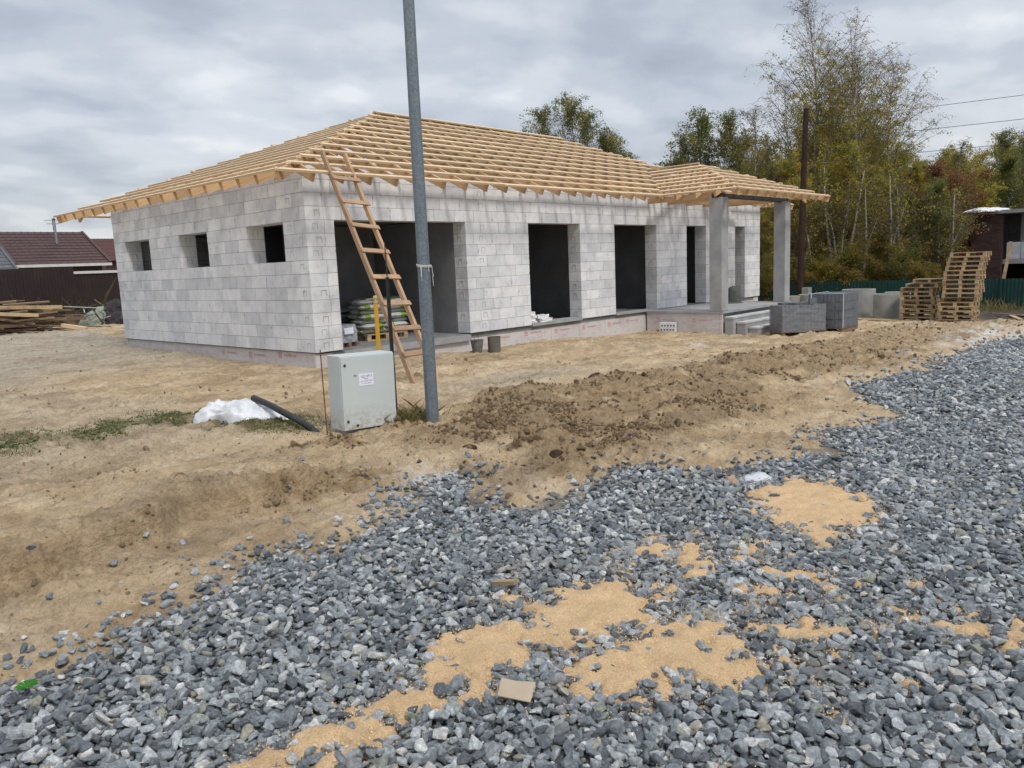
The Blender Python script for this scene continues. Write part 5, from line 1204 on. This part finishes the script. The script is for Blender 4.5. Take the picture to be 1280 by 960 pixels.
# low roof and scrap frame behind the fence
t=empty('low_shed',(39.5,18.6,0),0,'low shed with a pale flat roof behind the green fence beside the porch','shed'); g=gz(39.5,18.6,False)
m=MB(); m.box(0,3,-1.6,2.6,g,.16); m.build('wall',M['ring'],t); m=MB(); m.box(-.2,3.2,-1.8,2.8,.163,.26); m.build('roof',M['trimwhite'],t)
t=empty('scrap_trestle',(40.2,14.9,0),0,'pale trestle with dark scrap on it behind the green fence','trestle'); g=gz(40.2,14.9,False)
m=MB(); m.box(-.5,.5,-.75,.75,.42,.50); m.build('top',M['trimwhite'],t)
for a,b in ((-.4,-.6),(-.4,.6),(.4,-.6),(.4,.6)):
    m=MB(); m.beam((a,b*1.15,g),(a,b,.418),.12,.12,(1,0,0)); m.build('leg',M['trimwhite'],t)
lump('dark_sheet',40.0,15.6+.9,.5,.6,.5,M['darkrag'],'dark sheet heaped beside the pale trestle behind the fence','sheet',17).location.z=-.1

# ================================================================ TREES
def tree_meshes(seed,h,cb,rad,nbr,nleaf,lm,bm_,bare=1.0,leaf=.075,droop=.5,asc=.9,multi=0,base_r=None,lean=0):
    """bare: height fraction above which leaves get scarce"""
    r=np.random.default_rng(seed); rr=random.Random(seed); tr=MB(); tw=MB()
    br=base_r or h*.0095; tips=[]
    stems=[(0,0,h,br)]+[(rr.uniform(-.5,.5),rr.uniform(-.5,.5),h*rr.uniform(.75,.95),br*.7) for _ in range(multi)]
    segs=[]
    for (sx,sy,sh,sr) in stems:
        pts=[];ph=rr.uniform(0,6.28); la=rr.uniform(0,6.28); tl=(lean+.03+(.12 if (sx or sy) else 0))*sh
        n=12
        for i in range(n+1):
            s=i/n; pts.append(Vector((sx+math.cos(la)*tl*s*s*.8+math.sin(s*7+ph)*.012*sh,sy+math.sin(la)*tl*s*s*.8+math.cos(s*6+ph)*.012*sh,s*sh-.3*(i==0))))
        tr.tube(pts,[sr*(1-.93*(i/n)**1.1)+.006 for i in range(n+1)],8)
        nb_=int(nbr/len(stems))
        for k in range(nb_):
            s=cb+(1-cb)*(k+rr.random())/nb_; s=min(s,.985); i=min(int(s*n),n-1); f_=s*n-i; p=pts[i].lerp(pts[i+1],f_)
            az=rr.uniform(0,6.283); prof=math.sin(math.pi*min(1,(s-cb)/(1-cb)*.86+.14))**.75; L=rad*prof*rr.uniform(.65,1.15)+.25
            el=asc*rr.uniform(.75,1.25)*(.75+.4*s); d=Vector((math.cos(az)*math.cos(el),math.sin(az)*math.cos(el),math.sin(el))); bp=[p];q=p.copy(); m_=6
            for j in range(m_):
                d=(d+Vector((rr.gauss(0,.11),rr.gauss(0,.11),rr.gauss(0,.07)-droop*.10*j/m_))).normalized(); q=q+d*L/m_*(1.0/max(.45,math.cos(el)))**.6; bp.append(q.copy())
            b0=max(.008,sr*(1-s)*.42+.004); tr.tube(bp,[b0*(1-.85*j/m_)+.003 for j in range(m_+1)],4,cap=False,mi=1)
            for j in range(1,m_+1):
                for _ in range(3 if j>2 else 2):
                    a2=rr.uniform(0,6.283); tl_=L*rr.uniform(.16,.36)+.15; dd=(d*.5+Vector((math.cos(a2),math.sin(a2),rr.uniform(-.3,.6)))).normalized(); o=bp[j]; m1=o+dd*tl_*.5; m2=m1+(dd*.6+Vector((0,0,-droop*.9))).normalized()*tl_*.55
                    tw.tube([o,m1,m2],[.0085,.006,.003],3,cap=False); segs.append((o,m1,m2,s))
    S=np.array([[*a,*b,*c] for a,b,c,_ in segs]); sf=np.array([s for *_,s in segs])
    if nleaf>0:
        w=np.where(sf>bare,np.maximum(0.02,1-(sf-bare)/max(.02,(1-bare))*2.2),1.0); clump=fbm(S[:,3]*1.0,S[:,4]+S[:,5]*.8,1.1,3,seed%97); w=w*sstep(.30,.58,clump)+.02*w
        idx=r.choice(len(S),nleaf,p=w/w.sum()); t_=r.random(nleaf)[:,None]; A,B,C=S[idx,0:3],S[idx,3:6],S[idx,6:9]
        P=(1-t_)**2*A+2*t_*(1-t_)*B+t_**2*C+r.normal(0,.10,(nleaf,3))
        nrm=r.normal(0,1,(nleaf,3)); nrm/=np.linalg.norm(nrm,axis=1)[:,None]; ax=np.cross(nrm,r.normal(0,1,(nleaf,3))); ax/=np.linalg.norm(ax,axis=1)[:,None]; ay=np.cross(nrm,ax); sz=leaf*np.exp(r.normal(0,.28,nleaf))[:,None]
        V=np.stack([P-ax*sz*.5,P-ay*sz*.33,P+ax*sz*.5,P+ay*sz*.33],1).reshape(-1,3); F=np.arange(nleaf*4).reshape(-1,4)
        tint=np.clip(fbm(P[:,0]*1.3,P[:,1]*1.3+P[:,2],.9,3,seed%89)*1.7-.35+r.normal(0,.14,nleaf),0,1)
        b0=len(tw.V); V=np.vstack([np.array(tw.V),V]); FT=np.array(tw.F,dtype=int); F=np.vstack([FT,F+b0]); mi=np.concatenate([np.zeros(len(FT)),np.ones(nleaf)]); tn=np.concatenate([np.zeros(len(FT)),tint])
    else: V=np.array(tw.V); F=np.array(tw.F,dtype=int); mi=np.zeros(len(F)); tn=mi
    trunk=newmesh('trunk',tr.V,tr.F,[bm_,M['limb']],tr.UV,tr.M,smooth=True)
    crown=newmesh('crown',V,F,[M['twig'],lm],midx=mi,attr={'tint':('FLOAT','FACE',tn)})
    return trunk,crown
def plant_tree(name,ms,x,y,s,rz,label,cat,group=None,zs=1.0):
    t=empty(name,(x,y,gz(x,y,False)-.05),rz,label,cat,group); t.scale=(s,s,s*zs)
    link('trunk',ms[0],t); link('crown',ms[1],t); return t
def pol(az,r): return r*math.cos(R(az)),r*math.sin(R(az))
M['limb']=mottled('limb_bark',(.12,.095,.08),(.24,.20,.175),6,.9,.2,.2)
T={}
T['tall1']=tree_meshes(11,17,.22,2.5,90,20000,M['leafA'],M['birch'],bare=.62,leaf=.075,droop=.9,asc=1.0,base_r=.13)
T['tall2']=tree_meshes(12,17,.20,2.9,92,23000,M['leafA'],M['birch'],bare=.60,leaf=.075,droop=.8,asc=.95,multi=1,base_r=.13)
T['tall3']=tree_meshes(13,15,.18,3.0,86,20000,M['leafD'],M['birch'],bare=.58,leaf=.075,droop=.7,asc=.85,base_r=.12,lean=.06)
T['mid1']=tree_meshes(21,11,.12,1.9,74,24000,M['leafD'],M['birch'],bare=.95,leaf=.09,droop=.6,asc=.95,base_r=.10)
T['mid2']=tree_meshes(22,11,.10,2.2,74,24000,M['leafA'],M['bark'],bare=.93,leaf=.09,droop=.6,asc=.9,multi=1,base_r=.10)
T['green1']=tree_meshes(31,11,.16,2.0,74,20000,M['leafB'],M['birch'],bare=.93,leaf=.10,droop=.8,asc=1.0,base_r=.10)
T['green2']=tree_meshes(32,10,.14,2.1,64,22000,M['leafB'],M['bark'],bare=.95,leaf=.10,droop=.5,asc=1.0,multi=1,base_r=.09)
T['rust']=tree_meshes(41,8,.15,1.9,56,16000,M['leafC'],M['bark'],bare=.97,leaf=.11,droop=.2,asc=.9,base_r=.08)
T['bare']=tree_meshes(51,11,.25,1.7,60,1500,M['leafA'],M['birch'],bare=.8,leaf=.09,droop=.5,asc=1.05,base_r=.075)
T['sparse']=tree_meshes(55,11,.14,1.8,70,10000,M['leafB'],M['birch'],bare=.97,leaf=.085,droop=1.1,asc=1.05,base_r=.09)
T['stem']=tree_meshes(57,6,.45,1.1,22,900,M['leafD'],M['birch'],bare=2,leaf=.09,droop=.6,asc=.8,base_r=.085,lean=.10,multi=1)
T['shrub']=tree_meshes(61,3.2,.04,1.5,40,12000,M['leafO'],M['bark'],bare=2,leaf=.085,droop=.2,asc=.9,multi=2,base_r=.03)
T['shrub2']=tree_meshes(62,2.6,.04,1.5,36,10000,M['leafD'],M['bark'],bare=2,leaf=.085,droop=.2,asc=.9,multi=2,base_r=.03)
def put(kind,az,r,h,label,name='birch_tree',cat='tree',group=None,zs=1.0):
    base={'tall1':17,'tall2':17,'tall3':15,'mid1':11,'mid2':11,'green1':11,'green2':10,'rust':8,'bare':11,'sparse':11,'stem':6,'shrub':3.2,'shrub2':2.6}[kind]
    x,y=pol(az,r); return plant_tree(name,T[kind],x,y,h/base,random.uniform(0,6.28),label,cat,group,zs)
# the tall clump right of the pole
put('tall1',21.4,46,16.2,'tallest birch with a nearly leafless drooping top right behind the wooden pole')
put('tall2',19.3,47,15.4,'tall two stemmed birch with thin yellowing leaves right of the tallest one')
put('tall3',17.3,46,12.6,'tall birch leaning out with bare right hand twigs, outermost of the tall clump')
put('tall2',18.4,49,13.6,'broad birch with a thin brown top at the right of the tall clump')
put('tall1',20.4,49,14.6,'slender tall birch between the two highest ones')
put('tall3',22.9,48,12.4,'lower yellowing birch at the left side of the tall clump')
put('tall3',19.0,44,12.4,'leaning yellow birch in front of the tall clump with its white stem showing')
put('bare',25.1,44,10.2,'thin almost bare birch rising just above the porch roof')
# above the main roof
put('sparse',40.1,50,11.4,'small green treetop showing above the left part of the roof ridge')
put('sparse',37.4,52,12.7,'tallest sparse drooping birch top above the middle of the roof')
put('sparse',36.4,54,12.3,'sparse birch top just right of the tallest one above the roof')
put('sparse',35.2,53,10.9,'brownish thin birch top above the right slope of the roof')
put('sparse',33.9,55,9.9,'lowest treetop peeping over the right slope of the roof')
put('bare',38.2,52,11.8,'bare twiggy crown at the left of the tallest sparse birch above the roof')
put('sparse',34.6,56,11.0,'small drooping treetop between the brownish birch and the lowest treetop')
# group left of the tall clump
for az,r,h,k,l in ((30.9,52,9.0,'sparse','small green tree at the left end of the group above the porch roof'),(29.7,51,10.4,'sparse','dark green birch, second in the group above the porch roof'),(28.5,53,11.5,'green2','dense green tree in the middle of the group above the porch roof'),(27.3,51,11.5,'sparse','highest green birch of the group above the porch roof'),(26.3,52,10.4,'green1','green birch just left of the thin bare one'),(24.2,50,9.8,'mid2','olive tree right of the thin bare birch')):
    put(k,az,r,h,l)
# the wood behind the green fence
g1='birches in the wood behind the green fence'; g2='leafy trees in the wood behind the green fence'
places=[(8,'at the right edge'),(12.5,'behind the brick building'),(14.6,'above the tall pallet stack'),(16.3,'above the lower pallet stack'),(18.4,'above the widest concrete ring'),(20.6,'right of the wooden pole'),(22.6,'between pole and right column'),(25,'left of the right column'),(27.5,'above the porch roof'),(99,'above the roof valley')]
def where_(az): return next(n for a,n in places if az<a)
rows=['front','second','third','rearmost']; seen={}
def uniq(s): 
    seen[s]=seen.get(s,0)+1
    return s if seen[s]==1 else ['','','second ','third ','fourth ','fifth '][seen[s]]+s
for row,(r0,h0) in enumerate(((42,5.9),(47,7.2),(53,8.0),(60,8.9))):
    az=28.6-row*.3
    while az>4.0:
        r=r0+random.uniform(-2,2); k=random.choice(('mid1','mid2','green1','mid1','mid2','mid1'))
        hs=h0*(1.0 if az<17 else 1.0+.22*min(1,(az-17)/2)*(1 if az<23.5 else .3))*random.uniform(.90,1.08)
        if (row==0 and az<12.8) or (row==1 and az<12.4): az-=1.5; continue
        birch=k in('mid1','green1')
        put(k,az,r,hs,uniq(('olive yellow birch' if k=='mid1' else 'green birch' if birch else 'olive leafy tree')+f', {rows[row]} row of the wood, {where_(az)}'),'birch_tree' if birch else 'leafy_tree','tree',g1 if birch else g2)
        az-=random.uniform(1.15,1.75)*(1.25 if row==0 else 1)
put('rust',14.1,43.5,6.4,'rust red leaved tree in the wood left of the brick building','rowan_tree')
put('bare',12.9,47,8.3,'sparse grey birch left above the brick building')
put('sparse',10.6,56,9.4,'green birch rising behind the brick building roof')
put('sparse',9.4,55,9.2,'rightmost green birch behind the brick building')
for az,r,h,l in ((15.9,40.6,5.6,'thin pale forked stem in front of the wood left of the rust tree'),(18.3,39.8,5.4,'leaning pale birch stem standing before the olive wood above the rings'),(13.4,40.5,5.2,'pale slanting stem in front of the wood near the brick building'),(16.8,40.2,6.0,'straight whitish stem in front of the wood above the lower pallets'),(21.9,40.3,6.2,'whitish stem in front of the wood just left of the wooden pole'),(20.2,40.6,7.2,'tall whitish stem in front of the wood right of the wooden pole'),(19.2,40.0,6.4,'pair of whitish stems in front of the wood above the wide ring')):
    put('stem',az,r,h,l)
az=4.5
while az<31:
    r=random.uniform(38.8,40.3)
    if not(az<12.9): put(random.choice(('shrub','shrub2')),az,r,random.uniform(1.5,2.5),uniq('yellow brown shrub behind the green fence '+where_(az)),'shrub','shrub','shrubs behind the green fence')
    az+=random.uniform(1.4,2.1)
# by the left houses
